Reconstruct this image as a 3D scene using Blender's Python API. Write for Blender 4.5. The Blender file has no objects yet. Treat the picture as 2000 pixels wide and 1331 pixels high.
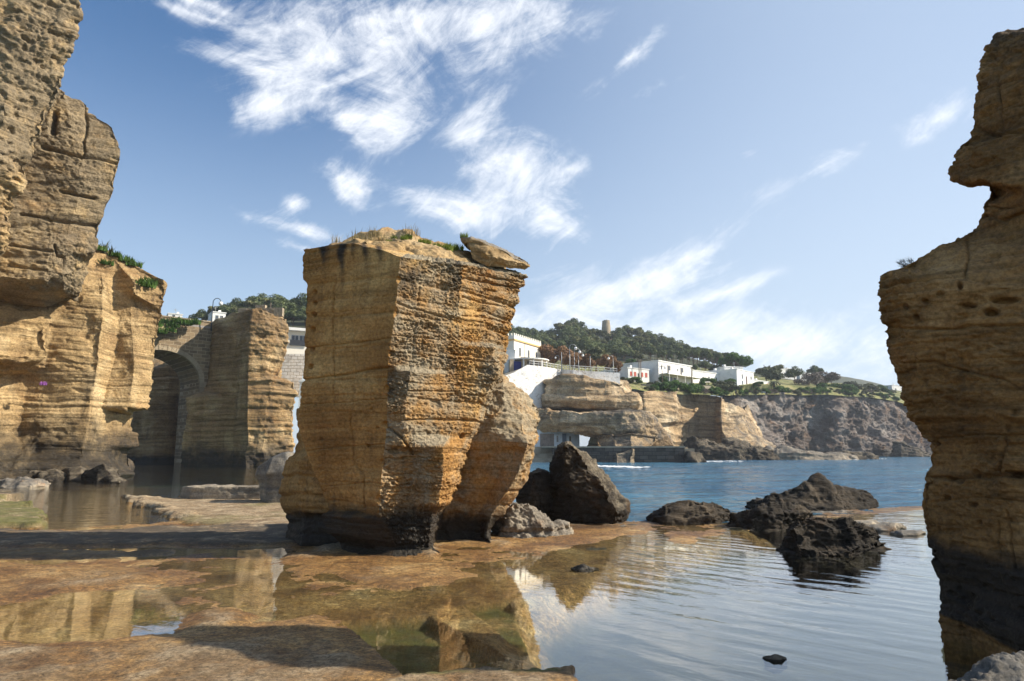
import bpy, math, random
import numpy as np
from mathutils import Vector, Matrix

SC = bpy.context.scene
COL = SC.collection

# ------------------------------------------------------------------ camera
F = 1333.0            # focal length in photograph pixels (24 mm on 36 mm)
HORIZON = 882.0
PITCH = math.atan((HORIZON - 665.5) / F)
CAMH = 2.0
cam_d = bpy.data.cameras.new('camera')
cam_d.lens = 24.0
cam_d.sensor_width = 36.0
cam_d.sensor_fit = 'HORIZONTAL'
cam_d.clip_start = 0.05
cam_d.clip_end = 6000.0
cam = bpy.data.objects.new('camera', cam_d)
cam.location = (0, 0, CAMH)
cam.rotation_euler = (math.pi / 2 + PITCH, 0, 0)
COL.objects.link(cam)
SC.camera = cam

# ------------------------------------------------------------------ sun and sky
SUN_AZ = math.radians(90.5)     # clockwise from the view direction (+Y)
SUN_EL = math.radians(35.0)
sun_vec = Vector((math.sin(SUN_AZ) * math.cos(SUN_EL), math.cos(SUN_AZ) * math.cos(SUN_EL), math.sin(SUN_EL)))
sun_d = bpy.data.lights.new('sun', 'SUN')
sun_d.energy = 5.0
sun_d.angle = math.radians(0.5)
sun_d.color = (1.0, 0.91, 0.77)
sun = bpy.data.objects.new('sun', sun_d)
sun.rotation_euler = sun_vec.to_track_quat('Z', 'Y').to_euler()
sun.location = (60, 0, 60)
COL.objects.link(sun)

SC.view_settings.view_transform = 'Standard'
SC.view_settings.look = 'None'
SC.view_settings.gamma = 1.0
SC.view_settings.use_curve_mapping = False
SC.view_settings.exposure = 0.68
try:
    SC.cycles.use_denoising = True
    SC.cycles.max_bounces = 6
    SC.cycles.adaptive_threshold = 0.025
    SC.cycles.transparent_max_bounces = 12
    SC.cycles.caustics_reflective = False
    SC.cycles.caustics_refractive = False
except Exception:
    pass


def P(px, py, Y):
    """world point at depth Y (metres along +Y) seen at photograph pixel (px, py)"""
    u = (px - 1000.0) / F
    v = (665.5 - py) / F
    dy = math.cos(PITCH) - v * math.sin(PITCH)
    dz = math.sin(PITCH) + v * math.cos(PITCH)
    t = Y / dy
    return Vector((u * t, Y, CAMH + dz * t))


def PN(px, py, Y):
    px = np.asarray(px, float); py = np.asarray(py, float); Y = np.asarray(Y, float)
    u = (px - 1000.0) / F
    v = (665.5 - py) / F
    dy = math.cos(PITCH) - v * math.sin(PITCH)
    dz = math.sin(PITCH) + v * math.cos(PITCH)
    t = Y / dy
    return np.stack([u * t, Y + 0 * t, CAMH + dz * t], -1)


def G(px, py, z=0.0):
    """point on the level z seen at pixel (px, py)"""
    u = (px - 1000.0) / F
    v = (665.5 - py) / F
    dy = math.cos(PITCH) - v * math.sin(PITCH)
    dz = math.sin(PITCH) + v * math.cos(PITCH)
    t = (z - CAMH) / dz
    return Vector((u * t, dy * t, z))


def sky_dir(px, py):
    v = P(px, py, 100.0) - Vector((0, 0, CAMH))
    v.normalize()
    return math.atan2(v.x, v.y), math.asin(v.z)


# ------------------------------------------------------------------ node helpers
class NT:
    def __init__(self, tree):
        self.t = tree
        self.n = tree.nodes
        self.l = tree.links

    def node(self, kind, **kw):
        nd = self.n.new(kind)
        for k, v in kw.items():
            if k.startswith('i_'):
                key = k[2:]
                key = int(key) if key.isdigit() else key.replace('_', ' ')
                self.put(nd.inputs[key], v)
            else:
                setattr(nd, k, v)
        return nd

    def put(self, sock, v):
        if hasattr(v, 'is_output') or isinstance(v, bpy.types.NodeSocket):
            self.l.new(v, sock)
        else:
            if sock.type == 'RGBA' and len(v) == 3:
                v = (*v, 1.0)
            sock.default_value = v

    def math(self, op, a, b=None, c=None, clamp=False):
        nd = self.n.new('ShaderNodeMath'); nd.operation = op; nd.use_clamp = clamp
        self.put(nd.inputs[0], a)
        if b is not None: self.put(nd.inputs[1], b)
        if c is not None: self.put(nd.inputs[2], c)
        return nd.outputs[0]

    def mix(self, f, a, b, blend='MIX'):
        nd = self.n.new('ShaderNodeMix'); nd.data_type = 'RGBA'; nd.blend_type = blend
        self.put(nd.inputs[0], f); self.put(nd.inputs[6], a); self.put(nd.inputs[7], b)
        return nd.outputs[2]

    def ramp(self, f, stops, interp='LINEAR'):
        nd = self.n.new('ShaderNodeValToRGB'); cr = nd.color_ramp; cr.interpolation = interp
        while len(cr.elements) < len(stops): cr.elements.new(0.5)
        for e, (p, c) in zip(cr.elements, stops):
            e.position = p
            e.color = (c, c, c, 1) if isinstance(c, (int, float)) else (*c, 1)
        self.put(nd.inputs[0], f)
        return nd.outputs[0]

    def noise(self, vec, scale, detail=4.0, rough=0.55, dist=0.0):
        nd = self.n.new('ShaderNodeTexNoise')
        self.put(nd.inputs['Vector'], vec)
        nd.inputs['Scale'].default_value = scale
        nd.inputs['Detail'].default_value = detail
        nd.inputs['Roughness'].default_value = rough
        nd.inputs['Distortion'].default_value = dist
        return nd.outputs[0]

    def mapping(self, vec, scale=(1, 1, 1), rot=(0, 0, 0), loc=(0, 0, 0)):
        if any(rot):
            r0 = self.n.new('ShaderNodeMapping')      # turn first, then stretch
            self.put(r0.inputs[0], vec); r0.inputs['Rotation'].default_value = rot
            vec = r0.outputs[0]; rot = (0, 0, 0)
        nd = self.n.new('ShaderNodeMapping')
        self.put(nd.inputs[0], vec)
        nd.inputs['Location'].default_value = loc
        nd.inputs['Rotation'].default_value = rot
        nd.inputs['Scale'].default_value = scale
        return nd.outputs[0]

    def smooth(self, x, a, b):
        nd = self.n.new('ShaderNodeMapRange'); nd.interpolation_type = 'SMOOTHSTEP'
        self.put(nd.inputs[0], x)
        nd.inputs[1].default_value = a; nd.inputs[2].default_value = b
        nd.inputs[3].default_value = 0.0; nd.inputs[4].default_value = 1.0
        return nd.outputs[0]


def new_mat(name):
    m = bpy.data.materials.new(name)
    m.use_nodes = True
    t = NT(m.node_tree)
    for nd in list(t.n):
        t.n.remove(nd)
    out = t.n.new('ShaderNodeOutputMaterial')
    return m, t, out


# ------------------------------------------------------------------ world
world = bpy.data.worlds.new('World')
SC.world = world
world.use_nodes = True
try:
    world.cycles.sampling_method = 'MANUAL'
    world.cycles.sample_map_resolution = 256
except Exception:
    pass
w = NT(world.node_tree)
for nd in list(w.n):
    w.n.remove(nd)
wout = w.n.new('ShaderNodeOutputWorld')
bg = w.n.new('ShaderNodeBackground')
bg.inputs['Strength'].default_value = 0.106
w.l.new(bg.outputs[0], wout.inputs[0])
sky = w.n.new('ShaderNodeTexSky')
sky.sky_type = 'NISHITA'
sky.sun_disc = False
sky.sun_elevation = SUN_EL
sky.sun_rotation = SUN_AZ
sky.altitude = 0.0
sky.air_density = 1.0
sky.dust_density = 0.7
sky.ozone_density = 2.5
tc = w.n.new('ShaderNodeTexCoord')
sep = w.n.new('ShaderNodeSeparateXYZ')
w.l.new(tc.outputs['Generated'], sep.inputs[0])
dx, dyy, dz = sep.outputs
az = w.math('ARCTAN2', dx, dyy)
el = w.math('ARCSINE', dz)
# clouds on a high plane
zz = w.math('ADD', w.math('MAXIMUM', dz, 0.0), 0.10)
cmb = w.n.new('ShaderNodeCombineXYZ')
w.put(cmb.inputs[0], w.math('DIVIDE', dx, zz)); w.put(cmb.inputs[1], w.math('DIVIDE', dyy, zz))
plane = cmb.outputs[0]
cmb2 = w.n.new('ShaderNodeCombineXYZ')
w.put(cmb2.inputs[0], az); w.put(cmb2.inputs[1], el)
ang = cmb2.outputs[0]
# wispy fibres, drawn out along one wind direction
fib = w.noise(w.mapping(ang, (5.5, 13.0, 1), rot=(0, 0, math.radians(-22))), 1.0, 9.0, 0.68, 2.4)
fib2 = w.noise(w.mapping(ang, (11.0, 30.0, 1), rot=(0, 0, math.radians(-36)), loc=(3.1, 1.7, 0)), 1.0, 6.0, 0.68, 1.8)
puff = w.noise(w.mapping(ang, (7.0, 10.0, 1), loc=(1.4, 5.0, 0)), 1.0, 8.0, 0.66, 1.2)
# banks: (px, py, rx, ry, tilt deg, strength)
CLOUDS = [
    (800, 30, 270, 52, -4, 0.74), (640, 150, 130, 52, -14, 0.95), (560, 60, 110, 40, -10, 0.45), (960, 110, 70, 56, -30, 0.52), (730, 80, 110, 40, -16, 0.5),
    (1060, 40, 90, 50, 10, 0.42), (560, 190, 70, 30, -30, 0.8), (470, 116, 90, 14, 0, 0.8),
    (760, 250, 62, 50, -50, 1.0), (690, 245, 40, 20, 20, 0.75), (915, 245, 52, 32, -25, 1.0),
    (980, 345, 75, 52, -30, 1.05), (860, 405, 95, 24, 16, 0.85), (1075, 430, 55, 42, 40, 0.85),
    (1115, 330, 34, 18, -15, 0.6), (680, 370, 46, 24, 38, 0.95), (575, 400, 24, 16, 0, 0.8),
    (600, 452, 90, 14, 10, 0.75), (590, 484, 50, 9, 10, 0.5),
    (1225, 120, 62, 16, -32, 0.62), (1300, 165, 70, 12, -12, 0.3), (1620, 318, 160, 15, -17, 0.62),
    (1840, 230, 75, 24, -18, 0.5), (1460, 300, 26, 14, 0, 0.4), (1370, 495, 160, 26, -27, 0.85),
    (1190, 565, 150, 30, -6, 0.85), (1420, 570, 90, 12, -14, 0.55), (1560, 680, 330, 60, 3, 0.8),
    (1250, 640, 300, 40, 4, 0.55), (390, 6, 70, 10, 6, 0.7), (1010, 620, 120, 22, 0, 0.5),
    (400, 36, 90, 9, 5, 0.5), (1050, 545, 90, 12, -8, 0.45),
]
acc = None
for (cx, cy, rx, ry, tilt, st) in CLOUDS:
    a0, e0 = sky_dir(cx, cy)
    a1, _ = sky_dir(cx + 10, cy); _, e1 = sky_dir(cx, cy - 10)
    sx, sy = (a1 - a0) / 10 * rx, (e1 - e0) / 10 * ry
    th = math.radians(-tilt)
    mp = w.n.new('ShaderNodeMapping'); mp.vector_type = 'TEXTURE'
    w.l.new(ang, mp.inputs[0])
    mp.inputs['Location'].default_value = (a0, e0, 0)
    mp.inputs['Rotation'].default_value = (0, 0, th)
    mp.inputs['Scale'].default_value = (sx * 2.6, sy * 2.6, 1)
    gd = w.n.new('ShaderNodeTexGradient'); gd.gradient_type = 'QUADRATIC_SPHERE'
    w.l.new(mp.outputs[0], gd.inputs[0])
    if acc is None:
        acc = w.math('MULTIPLY', gd.outputs['Fac'], st * 1.6)
    else:
        acc = w.math('MULTIPLY_ADD', gd.outputs['Fac'], st * (1.6 if rx > 100 else 2.2), acc)
acc = w.math('MINIMUM', acc, 1.35)
# thin cloud carried on over the rest of the sky, much as in view
rest = w.smooth(w.noise(plane, 0.55, 5.0, 0.5, 0.3), 0.52, 0.80)
inframe = w.smooth(w.math('ABSOLUTE', az), 0.62, 0.95)
acc = w.math('ADD', acc, w.math('MULTIPLY', w.math('MULTIPLY', rest, inframe), 0.8))
tex = w.math('ADD', w.math('MULTIPLY', fib, 0.55), w.math('ADD', w.math('MULTIPLY', fib2, 0.30), w.math('MULTIPLY', puff, 0.75)))
dens = w.math('ADD', w.math('MULTIPLY', acc, 0.80), w.math('MULTIPLY', w.math('SUBTRACT', tex, 0.80), 3.2))
dens = w.math('MULTIPLY', w.smooth(dens, 0.12, 1.75), w.smooth(acc, 0.0, 0.45))
# horizon veil
veil = w.math('MULTIPLY', w.math('SUBTRACT', 1.0, w.smooth(el, 0.0, 0.58)), 0.58)
milk = w.math('MULTIPLY', w.smooth(az, -0.42, 0.62), 0.52)
veil = w.math('SUBTRACT', 1.0, w.math('MULTIPLY', w.math('SUBTRACT', 1.0, veil), w.math('SUBTRACT', 1.0, milk)))
cloud_col = (7.2, 7.35, 7.6)
# thin high-level milkiness grows towards the sun, as in the photograph
skyc = w.n.new('ShaderNodeHueSaturation'); skyc.inputs['Saturation'].default_value = 1.2; skyc.inputs['Value'].default_value = 0.9
w.l.new(sky.outputs[0], skyc.inputs['Color'])
c1 = w.mix(veil, skyc.outputs[0], (4.5, 5.2, 6.0))
c2 = w.mix(w.math('MULTIPLY', dens, 0.93, clamp=True), c1, cloud_col)
w.l.new(c2, bg.inputs['Color'])

# ------------------------------------------------------------------ numpy noise
_rs = np.random.RandomState(7)
_T = _rs.rand(64, 64, 64).astype(np.float32)
_H = _rs.rand(4096).astype(np.float32)


def vnoise(p, seed=0):
    p = np.asarray(p, np.float32) + np.float32(seed * 13.37)
    i = np.floor(p).astype(np.int64)
    f = (p - i).astype(np.float32)
    f = f * f * f * (f * (f * 6 - 15) + 10)
    x0, y0, z0 = i[..., 0] & 63, i[..., 1] & 63, i[..., 2] & 63
    x1, y1, z1 = (x0 + 1) & 63, (y0 + 1) & 63, (z0 + 1) & 63
    fx, fy, fz = f[..., 0], f[..., 1], f[..., 2]
    a = _T[x0, y0, z0] * (1 - fx) + _T[x1, y0, z0] * fx
    b = _T[x0, y1, z0] * (1 - fx) + _T[x1, y1, z0] * fx
    c = _T[x0, y0, z1] * (1 - fx) + _T[x1, y0, z1] * fx
    d = _T[x0, y1, z1] * (1 - fx) + _T[x1, y1, z1] * fx
    a = a * (1 - fy) + b * fy
    c = c * (1 - fy) + d * fy
    return (a * (1 - fz) + c * fz) * 2 - 1


def fbm(p, octv=4, gain=0.5, seed=0):
    s = 0.0; a = 1.0; n = 0.0
    p = np.asarray(p, np.float32)
    for o in range(octv):
        s = s + a * vnoise(p, seed + o)
        n += a; a *= gain; p = p * 2.03
    return s / n


def sstep(x, a, b):
    t = np.clip((x - a) / (b - a), 0, 1)
    return t * t * (3 - 2 * t)


# ------------------------------------------------------------------ mesh helpers
def link(o, parent=None):
    COL.objects.link(o)
    if parent is not None:
        o.parent = parent
    return o


def tag(o, label=None, cat=None, group=None, kind=None):
    if label: o['label'] = label
    if cat: o['category'] = cat
    if group: o['group'] = group
    if kind: o['kind'] = kind
    return o


def np_mesh(name, verts, faces, mat=None, smooth=True, attrs=None):
    """faces: (n,4) or (n,3) int array"""
    me = bpy.data.meshes.new(name)
    verts = np.ascontiguousarray(verts, np.float32)
    faces = np.ascontiguousarray(faces, np.int32)
    nf, k = faces.shape
    me.vertices.add(len(verts)); me.vertices.foreach_set('co', verts.ravel())
    me.loops.add(nf * k); me.loops.foreach_set('vertex_index', faces.ravel())
    me.polygons.add(nf)
    me.polygons.foreach_set('loop_start', np.arange(0, nf * k, k, dtype=np.int32))
    me.polygons.foreach_set('use_smooth', np.full(nf, smooth))
    if attrs:
        for an, av in attrs.items():
            at = me.attributes.new(an, 'FLOAT', 'POINT')
            at.data.foreach_set('value', np.ascontiguousarray(av, np.float32))
    me.update(calc_edges=True)
    me.validate()
    if mat: me.materials.append(mat)
    return me


def mesh_obj(name, verts, faces, mat, parent=None, origin=None, smooth=True, attrs=None):
    verts = np.asarray(verts, np.float64)
    if origin is not None:
        verts = verts - np.asarray(origin)
    me = np_mesh(name, verts, faces, mat, smooth, attrs)
    o = bpy.data.objects.new(name, me)
    if origin is not None:
        o.location = origin
    return link(o, parent)


def empty(name, loc=(0, 0, 0), rz=0.0):
    o = bpy.data.objects.new(name, None)
    o.location = loc; o.rotation_euler = (0, 0, rz)
    o.empty_display_size = 0.3
    return link(o)


BOXF = np.array([[0, 3, 2, 1], [4, 5, 6, 7], [0, 1, 5, 4], [1, 2, 6, 5], [2, 3, 7, 6], [3, 0, 4, 7]])


class MB:
    """collects simple solids into one mesh"""
    def __init__(self):
        self.v = []; self.f = []

    def hexa(self, pts):
        b = len(self.v)
        self.v += [tuple(p) for p in pts]
        self.f += [tuple(int(i) + b for i in q) for q in BOXF]
        return self

    def box(self, x0, x1, y0, y1, z0, z1):
        return self.hexa([(x0, y0, z0), (x1, y0, z0), (x1, y1, z0), (x0, y1, z0),
                          (x0, y0, z1), (x1, y0, z1), (x1, y1, z1), (x0, y1, z1)])

    def tube(self, path, rad, n=8):
        path = [Vector(p) for p in path]
        rad = rad if isinstance(rad, (list, tuple)) else [rad] * len(path)
        b = len(self.v)
        for i, p in enumerate(path):
            d = (path[min(i + 1, len(path) - 1)] - path[max(i - 1, 0)]).normalized()
            s = d.cross(Vector((0, 0, 1)))
            if s.length < 1e-3: s = d.cross(Vector((0, 1, 0)))
            s.normalize(); t = s.cross(d).normalized()
            for k in range(n):
                a = 2 * math.pi * k / n
                self.v.append(tuple(p + (s * math.cos(a) + t * math.sin(a)) * rad[i]))
        for i in range(len(path) - 1):
            for k in range(n):
                a, c = b + i * n + k, b + i * n + (k + 1) % n
                self.f.append((a, c, c + n, a + n))
        c0 = len(self.v); self.v.append(tuple(path[0])); self.v.append(tuple(path[-1]))
        e = b + (len(path) - 1) * n
        for k in range(n):
            self.f.append((c0, b + (k + 1) % n, b + k))
            self.f.append((c0 + 1, e + k, e + (k + 1) % n))
        return self

    def sphere(self, c, r, nu=12, nv=8):
        b = len(self.v)
        for j in range(nv + 1):
            th = math.pi * j / nv
            for i in range(nu):
                a = 2 * math.pi * i / nu
                self.v.append((c[0] + r * math.sin(th) * math.cos(a), c[1] + r * math.sin(th) * math.sin(a), c[2] + r * math.cos(th)))
        for j in range(nv):
            for i in range(nu):
                p, q = b + j * nu + i, b + j * nu + (i + 1) % nu
                self.f.append((p, p + nu, q + nu, q))
        return self

    def build(self, name, mat, parent=None, smooth=False):
        me = bpy.data.meshes.new(name)
        me.from_pydata(self.v, [], self.f)
        me.validate(); me.update()
        if smooth: me.polygons.foreach_set('use_smooth', [True] * len(me.polygons))
        if mat: me.materials.append(mat)
        return link(bpy.data.objects.new(name, me), parent)


def grid_faces(nr, nc, wrap):
    r = np.arange(nr - 1)[:, None]; m = nc if wrap else nc - 1
    c = np.arange(m)[None, :]
    c2 = (c + 1) % nc
    a = r * nc + c; b = r * nc + c2
    return np.stack([a, (r + 1) * nc + c, (r + 1) * nc + c2, b], -1).reshape(-1, 4)


def grid_normals(V, wrap):
    if wrap:
        dc = np.roll(V, -1, 1) - np.roll(V, 1, 1)
    else:
        dc = np.gradient(V, axis=1)
    dr = np.gradient(V, axis=0)
    n = np.cross(dr, dc)
    return n / (np.linalg.norm(n, axis=-1, keepdims=True) + 1e-9)


def loft(name, cols, spacing, mat, disp, dens=None, skirt=None, dome=0.0, parent=None, warp=(0, 1), attr=None,
         nrow=None, capmax=24, seed=0):
    """closed rock: columns [(py, px, Y), ...] from top to bottom, going round from left to right and behind"""
    K = len(cols)
    dens = dens or [1.0] * K
    cw = []
    for c in cols:
        c = np.array(c, float)
        cw.append(c)
    tt = np.linspace(0, 1, 60)

    def sample(c, t):
        py = c[0, 0] + t * (c[-1, 0] - c[0, 0])
        return PN(np.interp(py, c[:, 0], c[:, 1]), py, np.interp(py, c[:, 0], c[:, 2]))
    rough = np.stack([sample(c, tt) for c in cw], 1)
    lens = np.linalg.norm(np.diff(rough, axis=0), axis=-1).sum(0)
    nr = nrow or int(max(8, lens.max() / spacing))
    t = np.linspace(0, 1, nr)
    R = np.stack([sample(c, t) for c in cw], 1)          # nr,K,3
    pieces = []; seg = []
    for k in range(K):
        a = R[:, k]; b = R[:, (k + 1) % K]
        n = int(max(3, np.linalg.norm(a - b, axis=-1).max() / spacing * dens[k]))
        s = np.linspace(0, 1, n, endpoint=False)[None, :, None]
        pieces.append(a[:, None] * (1 - s) + b[:, None] * s)
        seg.append(k + np.linspace(0, 1, n, endpoint=False))
    V = np.concatenate(pieces, 1); seg = np.concatenate(seg)
    nc = V.shape[1]
    # cap on top
    top = V[0]; cen = top.mean(0)
    rad = np.linalg.norm(top - cen, axis=-1).mean()
    ncap = int(min(capmax, max(4, rad / spacing)))
    s = np.linspace(0, 1, ncap + 1)[1:][:, None, None]
    cap = top[None] * (1 - s) + cen[None, None] * s
    cap[..., 2] += dome * (1 - (1 - s[..., 0]) ** 2)
    if capmax > 0:
        V = np.concatenate([cap[::-1], V], 0)
    if skirt is not None:
        last = V[-1].copy(); ns = 4
        sk = np.stack([last * (1 - q) + np.concatenate([last[:, :2], np.full((nc, 1), skirt)], 1) * q for q in np.linspace(0, 1, ns + 1)[1:]], 0)
        V = np.concatenate([V, sk], 0)
    N = grid_normals(V, True)
    mid = V.mean((0, 1))
    if (N * (V - mid)).sum() < 0:
        N = -N; flip = True
    else:
        flip = False
    segs = np.broadcast_to(seg[None], V.shape[:2])
    wa, wf = warp
    if wa:
        Vw = np.stack([fbm(V * wf, 3, seed=seed + 40 + i) for i in range(3)], -1) * wa
    else:
        Vw = 0
    d = disp(V, N, segs)
    if spacing < 1:
        # soften the normals used for the fine relief a little so corners break up instead of fanning
        pass
    W = V + N * d[..., None] + Vw
    attrs = {}
    if attr:
        for an, fn in attr.items():
            attrs[an] = fn(V, N, segs).ravel()
    nr2 = V.shape[0]
    fc = grid_faces(nr2, nc, True)
    if flip: fc = fc[:, ::-1]
    lowest = W[..., 2].min()
    org = (float(mid[0]), float(mid[1]), float(max(lowest, 0.0) if skirt is not None else lowest))
    return mesh_obj(name, W.reshape(-1, 3), fc, mat, parent, origin=org, attrs=attrs)


def rock_disp(big=0.12, fbig=0.5, strat=0.05, kstr=3.0, fine=0.02, kfine=9.0, rough=0.03, frough=6.0, line=0.0, kline=4.0,
              pit=0.0, fpit=4.0, tilt=(0.0, 0.0), segw=None, seed=0, wob=0.15, rz=1.5):
    """relief of bedded tuff: broad swelling, ledges of uneven beds, saw-cut lines, pits"""
    def fn(V, N, seg):
        Z = V[..., 2] + tilt[0] * V[..., 0] + tilt[1] * V[..., 1]
        Z = Z + wob * fbm(V * np.float32(0.5 * fbig + 0.05), 3, seed=seed + 3)
        w_s = w_r = w_l = 1.0
        if segw is not None:
            k = np.floor(seg).astype(int)
            w = np.array(segw, float)[k]
            w_s, w_r, w_l = w[..., 0], w[..., 1], w[..., 2]
        d = big * fbm(V * fbig, 4, seed=seed)
        lateral = fbm(V * np.array([1.0, 1.0, 0.3]) * kstr * 0.35, 2, seed=seed + 9)

        def ledge(k, sd):
            q = Z * k + 0.5 * lateral
            i = np.floor(q).astype(np.int64); f = q - i
            a = _H[(i + sd * 97) & 4095]; b = _H[(i + 1 + sd * 97) & 4095]
            s = sstep(f, 0.78, 1.0)
            return (a * (1 - s) + b * s) * 2 - 1
        d = d + w_s * strat * ledge(kstr, seed + 1) * (0.6 + 0.8 * np.abs(lateral)) + w_s * fine * ledge(kfine, seed + 2)
        if line:
            q = Z * kline + 0.12 * lateral; i = np.floor(q); f = q - i
            amp = 0.4 + 0.8 * _H[(i.astype(np.int64) + 31) & 4095]
            d = d - w_l * line * amp * np.exp(-((f - 0.5) / 0.10) ** 2)
        Vr = V * np.array([1.0, 1.0, rz])
        r = fbm(Vr * frough, 4, 0.6, seed=seed + 5)
        patchy = 0.30 + 1.05 * sstep(fbm(V * frough * 0.085, 3, seed=seed + 15), -0.35, 0.35)
        d = d + w_r * rough * patchy * (r - 0.6 * np.abs(fbm(Vr * frough * 1.7, 3, 0.6, seed=seed + 6)))
        if pit:
            pn = fbm(V * np.array([1, 1, 1.5]) * fpit, 3, seed=seed + 7)
            d = d - w_r * pit * sstep(pn, 0.18, 0.45)
        return d
    return fn


def to_px(V):
    """photograph pixel of world points"""
    d = V - np.array([0, 0, CAMH])
    fwd = d[..., 1] * math.cos(PITCH) + d[..., 2] * math.sin(PITCH)
    upv = -d[..., 1] * math.sin(PITCH) + d[..., 2] * math.cos(PITCH)
    fwd = np.maximum(fwd, 0.1)
    return 1000.0 + F * d[..., 0] / fwd, 665.5 - F * upv / fwd


def carve(base, cracks=(), holes=(), seed=0, wob=3.0):
    """adds individual cracks [(points, half width, depth)] and holes [(x, y, rx, ry, depth)] to a relief"""
    def fn(V, N, seg):
        d = base(V, N, seg)
        px, py = to_px(V)
        sc = 30.0 / max(1.0, float(V[..., 1].mean()))
        px = px + wob * fbm(V * sc, 3, seed=seed + 80); py = py + wob * fbm(V * sc, 3, seed=seed + 81)
        front = sstep(-N[..., 1] + 0.5 * np.abs(N[..., 0]), 0.0, 0.3)
        for pts, hw, dep in cracks:
            m = np.full(px.shape, 1e9)
            for (x0, y0), (x1, y1) in zip(pts[:-1], pts[1:]):
                ex, ey = x1 - x0, y1 - y0
                t = np.clip(((px - x0) * ex + (py - y0) * ey) / (ex * ex + ey * ey), 0, 1)
                m = np.minimum(m, np.hypot(px - x0 - t * ex, py - y0 - t * ey))
            d = d - front * dep * np.exp(-(m / hw) ** 2)
        for x, y, rx, ry, dep in holes:
            m = np.hypot((px - x) / rx, (py - y) / ry)
            d = d - front * dep * (1 - sstep(m, 0.55, 1.15))
        return d
    return fn


def sheet(name, lines, nu, nv, mat, rough=0.0, frough=0.3, kind=None, seed=0, upx=None):
    """open surface through polylines [(px, py, Y), ...], far line last; returns object and sampler(u, v)"""
    px0 = max(l[0][0] for l in lines); px1 = min(l[-1][0] for l in lines)
    us = np.linspace(px0, px1, nu)
    L = []
    for l in lines:
        l = np.array(l, float)
        L.append(PN(us, np.interp(us, l[:, 0], l[:, 1]), np.interp(us, l[:, 0], l[:, 2])))
    L = np.stack(L, 0)
    t = np.linspace(0, len(lines) - 1, nv)
    i = np.minimum(np.floor(t).astype(int), len(lines) - 2); f = (t - i)[:, None, None]
    V = L[i] * (1 - f) + L[i + 1] * f
    if rough:
        V[..., 2] += rough * fbm(V * frough, 4, seed=seed)
    fc = grid_faces(nv, nu, False)
    o = mesh_obj(name, V.reshape(-1, 3), fc, mat)

    def samp(px, v):
        iu = min(max((px - px0) / (px1 - px0), 0), 1) * (nu - 1)
        iv = min(max(v / (len(lines) - 1), 0), 1) * (nv - 1)
        a, b = int(iu), int(iv)
        a2, b2 = min(a + 1, nu - 1), min(b + 1, nv - 1)
        fu, fv = iu - a, iv - b
        q = V[b, a] * (1 - fu) * (1 - fv) + V[b, a2] * fu * (1 - fv) + V[b2, a] * (1 - fu) * fv + V[b2, a2] * fu * fv
        return Vector(q)
    return o, samp
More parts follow.
